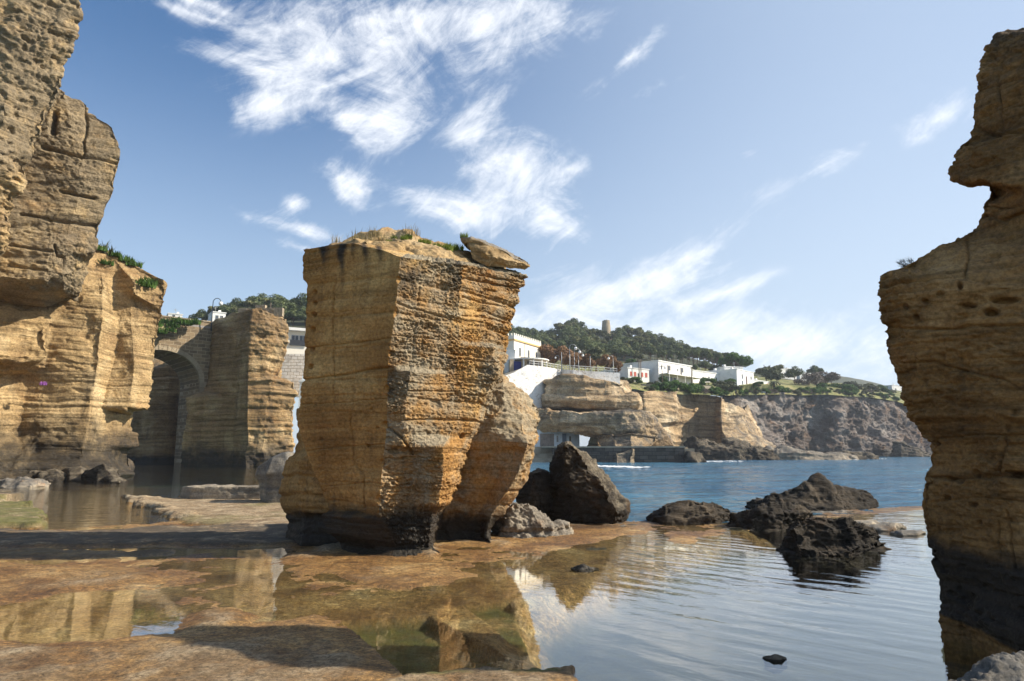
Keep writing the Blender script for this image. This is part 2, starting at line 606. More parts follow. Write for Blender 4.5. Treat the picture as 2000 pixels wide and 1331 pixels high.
# ------------------------------------------------------------------ materials
def rock_mat(name, c_dark, c_mid, c_light, c_pat, sc=1.0, algae=(0.016, 0.014, 0.011), wet=None, bump=0.5, strata=6.0, stain=0.35,
             pat_amt=1.0, bdist=0.03, lines=0.5, lf=9.0, rust=0.45, streak=0.55):
    """bedded tuff; attribute 'patina' = grey weathered skin, 'algae' = black tidal growth"""
    m, t, out = new_mat(name)
    pos = t.node('ShaderNodeNewGeometry').outputs['Position']
    n1 = t.noise(pos, 0.55 * sc, 8, 0.62, 0.4)
    base = t.ramp(n1, [(0.30, c_dark), (0.50, c_mid), (0.70, c_light)])
    st = t.noise(t.mapping(pos, (0.5 * sc, 0.5 * sc, strata * sc)), 1.0, 6, 0.65, 0.3)
    base = t.mix(t.math('MULTIPLY', t.smooth(st, 0.50, 0.72), stain), base, c_light)
    base = t.mix(t.math('MULTIPLY', t.smooth(t.math('SUBTRACT', 1.0, st), 0.52, 0.75), stain * 1.2), base, c_dark)
    # rusty patches
    rp = t.noise(pos, 0.9 * sc, 5, 0.6, 0.8)
    base = t.mix(t.math('MULTIPLY', t.smooth(rp, 0.56, 0.74), rust), base, (0.36, 0.17, 0.055))
    # runs of black lichen down the face
    vs = t.noise(t.mapping(pos, (2.6 * sc, 2.6 * sc, 0.22 * sc)), 1.0, 5, 0.6, 0.2)
    base = t.mix(t.math('MULTIPLY', t.smooth(vs, 0.53, 0.74), streak), base, (0.055, 0.043, 0.030))
    pa = t.node('ShaderNodeAttribute', attribute_name='patina').outputs['Fac']
    pn = t.noise(pos, 2.3 * sc, 8, 0.66, 0.3)
    pf = t.smooth(t.math('ADD', pa, t.math('MULTIPLY', t.math('SUBTRACT', pn, 0.5), 1.5)), 0.25, 0.85)
    base = t.mix(t.math('MULTIPLY', pf, 0.9 * pat_amt), base, c_pat)
    al = t.node('ShaderNodeAttribute', attribute_name='algae').outputs['Fac']
    an = t.noise(pos, 2.8 * sc, 6, 0.6)
    af = t.smooth(t.math('ADD', al, t.math('MULTIPLY', t.math('SUBTRACT', an, 0.5), 0.5)), 0.25, 0.75)
    base = t.mix(t.math('MULTIPLY', af, 0.95), base, algae)
    sp = t.noise(pos, 16.0 * sc, 5, 0.75)
    base = t.mix(1.0, base, t.ramp(sp, [(0.28, 0.45), (0.5, 0.95), (0.72, 1.45)]), 'MULTIPLY')
    # saw-cut courses and thin beds
    wob = t.noise(pos, 0.35 * sc, 3, 0.5)
    zs = t.node('ShaderNodeSeparateXYZ'); t.l.new(pos, zs.inputs[0])
    cv = t.node('ShaderNodeCombineXYZ')
    t.put(cv.inputs[0], t.math('MULTIPLY', zs.outputs[0], 0.30 * sc)); t.put(cv.inputs[1], t.math('MULTIPLY', zs.outputs[1], 0.30 * sc))
    t.put(cv.inputs[2], t.math('ADD', t.math('MULTIPLY', zs.outputs[2], lf * sc), t.math('MULTIPLY', wob, 2.5)))
    ln = t.noise(cv.outputs[0], 1.0, 3, 0.6)
    base = t.mix(lines, base, t.mix(1.0, base, t.ramp(ln, [(0.30, 0.35), (0.46, 0.95), (0.72, 1.25)]), 'MULTIPLY'))
    bs = t.node('ShaderNodeBsdfPrincipled')
    t.put(bs.inputs['Base Color'], base)
    t.put(bs.inputs['Roughness'], t.math('SUBTRACT', 0.95, t.math('MULTIPLY', af, 0.35)))
    bs.inputs['Specular IOR Level'].default_value = 0.25
    b1 = t.noise(pos, 9.0 * sc, 8, 0.72)
    b2 = t.noise(t.mapping(pos, (3 * sc, 3 * sc, 22 * sc)), 1.0, 6, 0.65)
    hb = t.math('ADD', b1, t.math('ADD', t.math('MULTIPLY', b2, 0.5), t.math('MULTIPLY', ln, lines * 2.2)))
    bp = t.node('ShaderNodeBump', i_Strength=bump, i_Distance=bdist / sc)
    t.put(bp.inputs['Height'], hb)
    t.l.new(bp.outputs[0], bs.inputs['Normal'])
    t.l.new(bs.outputs[0], out.inputs[0])
    return m


M = {}
M['tuff'] = rock_mat('ochre_tuff', (0.21, 0.102, 0.030), (0.39, 0.208, 0.066), (0.55, 0.36, 0.145), (0.31, 0.265, 0.185), bump=0.9, bdist=0.05, lines=0.45, lf=7)
M['tuff_left'] = rock_mat('golden_tuff', (0.23, 0.145, 0.068), (0.42, 0.29, 0.140), (0.62, 0.47, 0.265), (0.205, 0.162, 0.105), sc=0.42, strata=7, bump=1.0, lines=0.65, lf=6.5, bdist=0.05, rust=0.35)
M['tuff_bastion'] = rock_mat('dark_brown_tuff', (0.17, 0.102, 0.045), (0.32, 0.205, 0.095), (0.56, 0.42, 0.235), (0.18, 0.138, 0.088), sc=0.42, strata=7, bump=1.0, lines=0.75, lf=6.5, bdist=0.05, rust=0.4)
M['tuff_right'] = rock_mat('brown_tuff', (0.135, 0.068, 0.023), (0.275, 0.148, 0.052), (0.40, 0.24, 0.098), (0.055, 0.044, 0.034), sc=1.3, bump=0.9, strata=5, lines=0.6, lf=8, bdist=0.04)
M['tuff_far'] = rock_mat('distant_tuff', (0.22, 0.145, 0.078), (0.42, 0.30, 0.17), (0.62, 0.51, 0.35), (0.11, 0.10, 0.085), sc=0.22, strata=7, bump=1.0, lines=0.9, lf=4.5, bdist=0.06)
M['grey_cliff'] = rock_mat('grey_limestone', (0.085, 0.055, 0.038), (0.165, 0.135, 0.115), (0.38, 0.34, 0.30), (0.07, 0.065, 0.06), sc=0.16, strata=1.6, bump=1.0, stain=0.35, lines=0.2, bdist=0.1)
M['dark_rock'] = rock_mat('dark_sea_rock', (0.016, 0.013, 0.010), (0.034, 0.028, 0.021), (0.12, 0.092, 0.062), (0.20, 0.165, 0.115), sc=1.2, strata=3, bump=1.0, bdist=0.05, rust=0.1)  # patina lightens upward and lit sides: sunlight painted into the colour
M['grey_rock'] = rock_mat('grey_pitted_rock', (0.13, 0.105, 0.075), (0.23, 0.195, 0.15), (0.42, 0.35, 0.25), (0.12, 0.115, 0.105), sc=1.2, strata=3, bump=0.9)
M['cap'] = rock_mat('cap_slab_rock', (0.20, 0.12, 0.055), (0.34, 0.23, 0.11), (0.46, 0.34, 0.19), (0.20, 0.185, 0.16), sc=1.3, strata=4, bump=0.7)


def ground_mat():
    m, t, out = new_mat('rock_shelf')
    geo = t.node('ShaderNodeNewGeometry')
    pos = geo.outputs['Position']
    sepx = t.node('ShaderNodeSeparateXYZ'); t.l.new(pos, sepx.inputs[0])
    z = sepx.outputs[2]
    n1 = t.noise(pos, 0.8, 8, 0.65, 0.5)
    brown = t.ramp(n1, [(0.30, (0.12, 0.058, 0.019)), (0.45, (0.29, 0.160, 0.054)), (0.58, (0.44, 0.275, 0.108)), (0.72, (0.66, 0.50, 0.27))])
    n2 = t.noise(pos, 9.0, 8, 0.8, 0.4)
    brown = t.mix(1.0, brown, t.ramp(n2, [(0.33, 0.25), (0.5, 0.95), (0.66, 1.9)]), 'MULTIPLY')
    brown = t.mix(1.0, brown, t.ramp(t.noise(t.mapping(pos, (1, 1.0, 1)), 28.0, 6, 0.8), [(0.36, 0.35), (0.5, 1.0), (0.64, 1.7)]), 'MULTIPLY')
    vein = t.noise(t.mapping(pos, (0.5, 2.2, 1), rot=(0, 0, 0.25)), 1.0, 8, 0.72, 1.2)
    brown = t.mix(t.math('MULTIPLY', t.smooth(vein, 0.55, 0.70), 0.7), brown, (0.085, 0.045, 0.018))
    dry = t.ramp(t.noise(pos, 1.6, 8, 0.7, 0.2), [(0.3, (0.14, 0.088, 0.042)), (0.48, (0.29, 0.205, 0.115)), (0.68, (0.50, 0.40, 0.26))])
    dry = t.mix(1.0, dry, t.ramp(t.noise(pos, 14.0, 8, 0.85), [(0.36, 0.15), (0.5, 0.9), (0.64, 1.6)]), 'MULTIPLY')
    zn = t.math('ADD', z, t.math('MULTIPLY', t.math('SUBTRACT', t.noise(pos, 2.0, 6, 0.7), 0.5), 0.07))
    damp = t.mix(1.0, brown, (0.66, 0.60, 0.50), 'MULTIPLY')     # weed-brown rock, damp above the water
    brown = t.mix(t.smooth(z, -0.010, 0.006), brown, damp)
    col = t.mix(t.smooth(zn, 0.025, 0.085), brown, dry)
    grn = t.math('MULTIPLY', t.node('ShaderNodeAttribute', attribute_name='green').outputs['Fac'], t.smooth(t.noise(pos, 1.3, 6, 0.65), 0.3, 0.55))
    gcol = t.ramp(t.noise(pos, 5, 6, 0.7), [(0.3, (0.045, 0.05, 0.010)), (0.7, (0.20, 0.19, 0.05))])
    col = t.mix(grn, col, gcol)
    deep = t.smooth(t.math('MULTIPLY', z, -1.0), 0.25, 0.55)
    dcol = t.ramp(t.noise(pos, 3.0, 7, 0.7), [(0.3, (0.018, 0.020, 0.008)), (0.55, (0.050, 0.048, 0.014)), (0.75, (0.10, 0.09, 0.028))])
    col = t.mix(deep, col, dcol)
    dk = t.node('ShaderNodeAttribute', attribute_name='dark').outputs['Fac']
    dk = t.math('MULTIPLY', dk, t.smooth(t.noise(pos, 1.7, 7, 0.7), 0.30, 0.55))
    col = t.mix(dk, col, (0.055, 0.045, 0.034))
    bs = t.node('ShaderNodeBsdfPrincipled')
    t.put(bs.inputs['Base Color'], col)
    t.put(bs.inputs['Roughness'], t.math('ADD', 0.5, t.math('MULTIPLY', t.smooth(zn, 0.01, 0.06), 0.42)))
    bs.inputs['Specular IOR Level'].default_value = 0.4
    bp = t.node('ShaderNodeBump', i_Strength=1.0, i_Distance=0.05)
    t.put(bp.inputs['Height'], t.math('ADD', t.noise(pos, 14, 8, 0.82), t.math('MULTIPLY', t.noise(pos, 2.5, 6, 0.7), 1.2)))
    t.l.new(bp.outputs[0], bs.inputs['Normal'])
    t.l.new(bs.outputs[0], out.inputs[0])
    return m


M['shelf'] = ground_mat()


def pool_mat():
    m, t, out = new_mat('pool_water')
    pos = t.node('ShaderNodeNewGeometry').outputs['Position']
    sp = t.node('ShaderNodeSeparateXYZ'); t.l.new(pos, sp.inputs[0])
    x, y = sp.outputs[0], sp.outputs[1]
    # wind ripples open up where the pool is deep, on the seaward side
    wide = t.smooth(t.math('SUBTRACT', x, t.math('MULTIPLY', y, 0.10)), -0.4, 1.6)
    wide = t.math('MULTIPLY', wide, t.smooth(t.noise(pos, 0.25, 3, 0.5), 0.20, 0.5))
    leftp = t.math('MULTIPLY', t.smooth(t.math('MULTIPLY', x, -1.0), 4.5, 8.0), t.smooth(y, 17.0, 22.0))
    wv = t.node('ShaderNodeTexWave', wave_type='BANDS', bands_direction='Y', wave_profile='SIN')
    t.put(wv.inputs['Vector'], t.mapping(pos, (1, 1, 1), rot=(0, 0, math.radians(44))))
    wv.inputs['Scale'].default_value = 0.7; wv.inputs['Distortion'].default_value = 9.0
    wv.inputs['Detail'].default_value = 2.0; wv.inputs['Detail Scale'].default_value = 0.6
    r1 = t.noise(t.mapping(pos, (0.55, 2.4, 1), rot=(0, 0, math.radians(46))), 1.0, 3, 0.5, 0.6)
    r2 = t.noise(t.mapping(pos, (3.0, 8.0, 1), rot=(0, 0, math.radians(30))), 1.0, 3, 0.55, 0.3)
    r3 = t.noise(t.mapping(pos, (1.2, 2.6, 1)), 1.0, 4, 0.6, 0.2)
    h = t.math('MULTIPLY', wide, t.math('ADD', t.math('MULTIPLY', wv.outputs['Fac'], 0.0022), t.math('ADD', t.math('MULTIPLY', r1, 0.011), t.math('MULTIPLY', r2, 0.0016))))
    h = t.math('ADD', h, t.math('MULTIPLY', leftp, t.math('MULTIPLY', r3, 0.06)))
    h = t.math('ADD', h, t.math('MULTIPLY', r2, 0.0007))
    bp = t.node('ShaderNodeBump', i_Strength=1.0, i_Distance=1.0)
    t.put(bp.inputs['Height'], h)
    # Fresnel reflectance (Schlick), the same from above and below
    dt = t.node('ShaderNodeVectorMath', operation='DOT_PRODUCT')
    t.l.new(bp.outputs[0], dt.inputs[0]); t.l.new(t.node('ShaderNodeNewGeometry').outputs['Incoming'], dt.inputs[1])
    om = t.math('SUBTRACT', 1.0, t.math('ABSOLUTE', dt.outputs['Value']), clamp=True)
    frs = t.math('ADD', 0.022, t.math('MULTIPLY', t.math('POWER', om, 3.7), 0.978))
    gl = t.node('ShaderNodeBsdfGlossy', i_Roughness=0.015)
    gl.inputs['Color'].default_value = (0.97, 0.98, 1.0, 1)
    t.l.new(bp.outputs[0], gl.inputs['Normal'])
    tr = t.node('ShaderNodeBsdfTransparent'); tr.inputs['Color'].default_value = (0.86, 0.90, 0.84, 1)
    mx = t.node('ShaderNodeMixShader')
    t.put(mx.inputs[0], frs); t.l.new(tr.outputs[0], mx.inputs[1]); t.l.new(gl.outputs[0], mx.inputs[2])
    t.l.new(mx.outputs[0], out.inputs[0])
    return m


def sea_mat():
    m, t, out = new_mat('sea_water')
    pos = t.node('ShaderNodeNewGeometry').outputs['Position']
    sp = t.node('ShaderNodeSeparateXYZ'); t.l.new(pos, sp.inputs[0])
    r1 = t.noise(t.mapping(pos, (0.55, 1.3, 1), rot=(0, 0, math.radians(15))), 1.0, 5, 0.6, 0.3)
    r2 = t.noise(t.mapping(pos, (0.10, 0.22, 1), rot=(0, 0, math.radians(-12))), 1.0, 4, 0.55, 0.2)
    r3 = t.noise(t.mapping(pos, (2.2, 4.4, 1)), 1.0, 4, 0.6)
    h = t.math('ADD', t.math('MULTIPLY', r1, 0.55), t.math('ADD', t.math('MULTIPLY', r2, 2.4), t.math('MULTIPLY', r3, 0.10)))
    bp = t.node('ShaderNodeBump', i_Strength=1.0, i_Distance=1.0)
    t.put(bp.inputs['Height'], h)
    bs = t.node('ShaderNodeBsdfPrincipled')
    patch = t.smooth(t.noise(t.mapping(pos, (0.03, 0.05, 1)), 1.0, 5, 0.6), 0.35, 0.65)
    t.put(bs.inputs['Base Color'], t.mix(patch, (0.030, 0.115, 0.21), (0.06, 0.18, 0.27)))
    bs.inputs['Roughness'].default_value = 0.10
    bs.inputs['IOR'].default_value = 1.36
    t.l.new(bp.outputs[0], bs.inputs['Normal'])
    t.l.new(bs.outputs[0], out.inputs[0])
    return m


M['pool'] = pool_mat()
M['sea'] = sea_mat()


def simple_mat(name, col, rough=0.8, var=0.15, scale=3.0, bump=0.2, metal=0.0, spec=0.3, bdist=0.02):
    m, t, out = new_mat(name)
    pos = t.node('ShaderNodeNewGeometry').outputs['Position']
    n = t.noise(pos, scale, 6, 0.65)
    c = t.mix(1.0, col, t.ramp(n, [(0.25, 1 - var * 2), (0.5, 1.0), (0.75, 1 + var)]), 'MULTIPLY')
    bs = t.node('ShaderNodeBsdfPrincipled')
    t.put(bs.inputs['Base Color'], c)
    bs.inputs['Roughness'].default_value = rough
    bs.inputs['Metallic'].default_value = metal
    bs.inputs['Specular IOR Level'].default_value = spec
    if bump:
        bp = t.node('ShaderNodeBump', i_Strength=bump, i_Distance=bdist)
        t.put(bp.inputs['Height'], t.noise(pos, scale * 4, 6, 0.7))
        t.l.new(bp.outputs[0], bs.inputs['Normal'])
    t.l.new(bs.outputs[0], out.inputs[0])
    return m


M['white'] = simple_mat('white_render', (0.74, 0.73, 0.69), 0.85, 0.13, 0.5, 0.2)
M['cream'] = simple_mat('cream_render', (0.80, 0.75, 0.64), 0.85, 0.05, 0.8, 0.1)
M['ochre_trim'] = simple_mat('ochre_band', (0.62, 0.42, 0.18), 0.85, 0.05, 1.0, 0.1)
M['pane'] = simple_mat('window_glass', (0.03, 0.04, 0.05), 0.12, 0.1, 1.0, 0.0, spec=0.6)
M['frame'] = simple_mat('window_frame', (0.45, 0.46, 0.46), 0.6, 0.05, 2.0, 0.0)
M['shutter_red'] = simple_mat('faded_red_shutter', (0.55, 0.13, 0.09), 0.7, 0.1, 2.0, 0.1)
M['door_dark'] = simple_mat('dark_red_door', (0.09, 0.02, 0.015), 0.6, 0.1, 2.0, 0.1)
M['blue'] = simple_mat('blue_paint', (0.014, 0.022, 0.14), 0.55, 0.08, 1.0, 0.05)
M['metal'] = simple_mat('grey_metal', (0.30, 0.31, 0.31), 0.5, 0.1, 3.0, 0.0, metal=0.5)
M['iron'] = simple_mat('dark_iron', (0.05, 0.055, 0.065), 0.5, 0.1, 3.0, 0.0, metal=0.4)
M['rail'] = simple_mat('white_rail', (0.62, 0.60, 0.56), 0.6, 0.1, 2.0, 0.0)
M['globe'] = simple_mat('opal_globe', (0.85, 0.85, 0.83), 0.25, 0.02, 1.0, 0.0)
M['pale_blue'] = simple_mat('pale_blue_boards', (0.62, 0.70, 0.75), 0.75, 0.12, 1.5, 0.1)
M['grey_board'] = simple_mat('weathered_boards', (0.24, 0.21, 0.18), 0.8, 0.25, 2.0, 0.2)
M['slate_blue'] = simple_mat('slate_blue_door', (0.13, 0.18, 0.25), 0.7, 0.1, 2.0, 0.1)
M['concrete'] = simple_mat('quay_concrete', (0.36, 0.31, 0.23), 0.9, 0.25, 0.7, 0.5)
M['dark_quay'] = simple_mat('dark_quay_stone', (0.055, 0.05, 0.045), 0.9, 0.3, 0.6, 0.6, bdist=0.1)
M['roofgrey'] = simple_mat('grey_roof', (0.28, 0.26, 0.24), 0.9, 0.15, 1.0, 0.2)
M['trunk'] = simple_mat('pine_bark', (0.13, 0.085, 0.055), 0.9, 0.25, 2.0, 0.3)
M['wood'] = simple_mat('pole_wood', (0.16, 0.12, 0.085), 0.9, 0.2, 2.0, 0.2)
M['tower'] = simple_mat('tower_stone', (0.36, 0.29, 0.20), 0.95, 0.25, 0.5, 0.8, bdist=0.3)
M['foam'] = simple_mat('sea_foam', (0.80, 0.82, 0.83), 0.7, 0.1, 3.0, 0.3)


def block_mat(name, c1, c2, mortar, scale, bw=0.55, rh=0.28, msize=0.012, vec='Position', rot=0.0):
    m, t, out = new_mat(name)
    tcn = t.node('ShaderNodeTexCoord')
    pos = tcn.outputs['Object']
    # courses run in x, height in z
    mp = t.node('ShaderNodeCombineXYZ'); sp = t.node('ShaderNodeSeparateXYZ')
    t.l.new(pos, sp.inputs[0])
    t.put(mp.inputs[0], sp.outputs[0]); t.put(mp.inputs[1], sp.outputs[2])
    wob = t.node('ShaderNodeTexNoise', i_Scale=0.9); t.l.new(pos, wob.inputs['Vector'])
    wv = t.node('ShaderNodeVectorMath', operation='SCALE'); t.l.new(wob.outputs['Color'], wv.inputs[0]); wv.inputs[3].default_value = 0.25
    ad = t.node('ShaderNodeVectorMath', operation='ADD'); t.l.new(mp.outputs[0], ad.inputs[0]); t.l.new(wv.outputs[0], ad.inputs[1])
    br = t.node('ShaderNodeTexBrick')
    t.l.new(ad.outputs[0], br.inputs['Vector'])
    br.inputs['Color1'].default_value = (*c1, 1); br.inputs['Color2'].default_value = (*c2, 1); br.inputs['Mortar'].default_value = (*mortar, 1)
    br.inputs['Scale'].default_value = scale
    br.inputs['Brick Width'].default_value = bw; br.inputs['Row Height'].default_value = rh
    br.inputs['Mortar Size'].default_value = msize; br.inputs['Mortar Smooth'].default_value = 0.3
    n = t.noise(pos, 0.7, 7, 0.7)
    c = t.mix(1.0, br.outputs['Color'], t.ramp(n, [(0.25, 0.55), (0.5, 1.0), (0.75, 1.2)]), 'MULTIPLY')
    bs = t.node('ShaderNodeBsdfPrincipled'); t.put(bs.inputs['Base Color'], c); bs.inputs['Roughness'].default_value = 0.92
    bp = t.node('ShaderNodeBump', i_Strength=0.7, i_Distance=0.08)
    t.put(bp.inputs['Height'], t.math('SUBTRACT', t.noise(pos, 4, 6, 0.7), br.outputs['Fac']))
    t.l.new(bp.outputs[0], bs.inputs['Normal'])
    t.l.new(bs.outputs[0], out.inputs[0])
    return m


M['bridge_block'] = block_mat('bridge_masonry', (0.16, 0.115, 0.07), (0.30, 0.22, 0.13), (0.42, 0.34, 0.23), 1.0, 1.1, 0.5, 0.035)
M['quay_block'] = block_mat('quay_masonry', (0.05, 0.042, 0.035), (0.12, 0.10, 0.08), (0.03, 0.026, 0.022), 1.0, 1.6, 0.7, 0.05)
M['white_stone'] = block_mat('whitewashed_stone', (0.80, 0.78, 0.74), (0.72, 0.68, 0.62), (0.42, 0.36, 0.28), 1.0, 1.0, 0.55, 0.05)


def whitewash_mat():
    m, t, out = new_mat('flaking_whitewash')
    pos = t.node('ShaderNodeNewGeometry').outputs['Position']
    n = t.noise(t.mapping(pos, (1, 1, 1.3)), 1.1, 8, 0.75, 0.6)
    c = t.ramp(n, [(0.38, (0.80, 0.79, 0.76)), (0.55, (0.78, 0.76, 0.72)), (0.66, (0.42, 0.36, 0.28)), (0.78, (0.28, 0.24, 0.19))])
    c = t.mix(t.smooth(t.noise(pos, 0.25, 5, 0.6), 0.5, 0.72), c, (0.48, 0.46, 0.42))
    bs = t.node('ShaderNodeBsdfPrincipled'); t.put(bs.inputs['Base Color'], c); bs.inputs['Roughness'].default_value = 0.9
    bp = t.node('ShaderNodeBump', i_Strength=0.8, i_Distance=0.25)
    t.put(bp.inputs['Height'], t.noise(pos, 1.6, 7, 0.7)); t.l.new(bp.outputs[0], bs.inputs['Normal'])
    t.l.new(bs.outputs[0], out.inputs[0])
    return m


M['whitewash'] = whitewash_mat()


def leaf_mat(name, c_lo, c_hi, scale=0.4, trans=0.25):
    m, t, out = new_mat(name)
    pos = t.node('ShaderNodeNewGeometry').outputs['Position']
    oi = t.node('ShaderNodeObjectInfo').outputs['Random']
    n = t.noise(pos, scale, 4, 0.6)
    f = t.math('ADD', t.math('MULTIPLY', n, 0.8), t.math('MULTIPLY', oi, 0.3))
    c = t.ramp(f, [(0.30, c_lo), (0.75, c_hi)])
    d = t.node('ShaderNodeBsdfPrincipled'); t.put(d.inputs['Base Color'], c)
    d.inputs['Roughness'].default_value = 0.7; d.inputs['Specular IOR Level'].default_value = 0.2
    tr = t.node('ShaderNodeBsdfTranslucent'); t.put(tr.inputs['Color'], c)
    mx = t.node('ShaderNodeMixShader', i_0=trans)
    t.l.new(d.outputs[0], mx.inputs[1]); t.l.new(tr.outputs[0], mx.inputs[2])
    t.l.new(mx.outputs[0], out.inputs[0])
    return m


M['pine'] = leaf_mat('pine_needles', (0.05, 0.074, 0.030), (0.16, 0.19, 0.078), 0.25)
M['pine2'] = leaf_mat('olive_pine_needles', (0.06, 0.072, 0.030), (0.20, 0.20, 0.085), 0.25)
M['green'] = leaf_mat('broad_green_leaves', (0.035, 0.08, 0.015), (0.10, 0.18, 0.04), 0.4)
M['olive'] = leaf_mat('olive_grey_leaves', (0.05, 0.065, 0.035), (0.13, 0.14, 0.075), 0.4)
M['rust'] = leaf_mat('rust_brown_foliage', (0.15, 0.085, 0.040), (0.33, 0.20, 0.105), 0.5)
M['twig'] = leaf_mat('bare_grey_twigs', (0.10, 0.08, 0.065), (0.20, 0.165, 0.13), 0.6, 0.1)
M['grass'] = leaf_mat('bright_grass', (0.09, 0.14, 0.018), (0.22, 0.27, 0.05), 2.0, 0.35)
M['dry_grass'] = leaf_mat('dry_grass', (0.16, 0.12, 0.05), (0.34, 0.27, 0.13), 2.0, 0.3)
M['darkshrub'] = leaf_mat('dark_shrub', (0.015, 0.022, 0.012), (0.04, 0.05, 0.025), 2.0, 0.15)
M['pink'] = leaf_mat('mauve_flowers', (0.30, 0.10, 0.36), (0.50, 0.22, 0.58), 2.0, 0.2)


def turf_mat(name, stops):
    m, t, out = new_mat(name)
    pos = t.node('ShaderNodeNewGeometry').outputs['Position']
    c = t.ramp(t.noise(pos, 0.12, 8, 0.7, 0.5), stops)
    c = t.mix(1.0, c, t.ramp(t.noise(pos, 1.2, 6, 0.75), [(0.3, 0.6), (0.5, 1.0), (0.7, 1.3)]), 'MULTIPLY')
    bs = t.node('ShaderNodeBsdfPrincipled'); t.put(bs.inputs['Base Color'], c); bs.inputs['Roughness'].default_value = 0.95
    bp = t.node('ShaderNodeBump', i_Strength=0.9, i_Distance=0.5)
    t.put(bp.inputs['Height'], t.noise(pos, 0.9, 7, 0.75)); t.l.new(bp.outputs[0], bs.inputs['Normal'])
    t.l.new(bs.outputs[0], out.inputs[0])
    return m


M['turf'] = turf_mat('cliff_top_turf', [(0.32, (0.055, 0.065, 0.024)), (0.46, (0.12, 0.13, 0.035)), (0.56, (0.21, 0.20, 0.065)), (0.68, (0.28, 0.23, 0.13))])
M['woodfloor'] = turf_mat('wooded_hillside', [(0.3, (0.025, 0.038, 0.016)), (0.6, (0.06, 0.065, 0.03)), (0.8, (0.11, 0.09, 0.05))])
M['scree'] = turf_mat('dry_slope', [(0.3, (0.16, 0.13, 0.06)), (0.5, (0.28, 0.23, 0.12)), (0.75, (0.42, 0.35, 0.22))])
# ------------------------------------------------------------------ the quarry shelf, pools and sea
def poly(pts):
    return np.array([G(a, b)[:2] for a, b in pts], float)


def sdist(XY, pg):
    """signed distance to a polygon, negative inside"""
    x, y = XY[..., 0], XY[..., 1]
    d = np.full(x.shape, 1e9); inside = np.zeros(x.shape, bool)
    n = len(pg)
    for i in range(n):
        a, b = pg[i], pg[(i + 1) % n]
        e = b - a
        wx, wy = x - a[0], y - a[1]
        t = np.clip((wx * e[0] + wy * e[1]) / (e @ e + 1e-12), 0, 1)
        d = np.minimum(d, np.hypot(wx - t * e[0], wy - t * e[1]))
        c = ((a[1] > y) != (b[1] > y)) & (x < (b[0] - a[0]) * (y - a[1]) / (b[1] - a[1] + 1e-12) + a[0])
        inside ^= c
    return np.where(inside, -d, d)


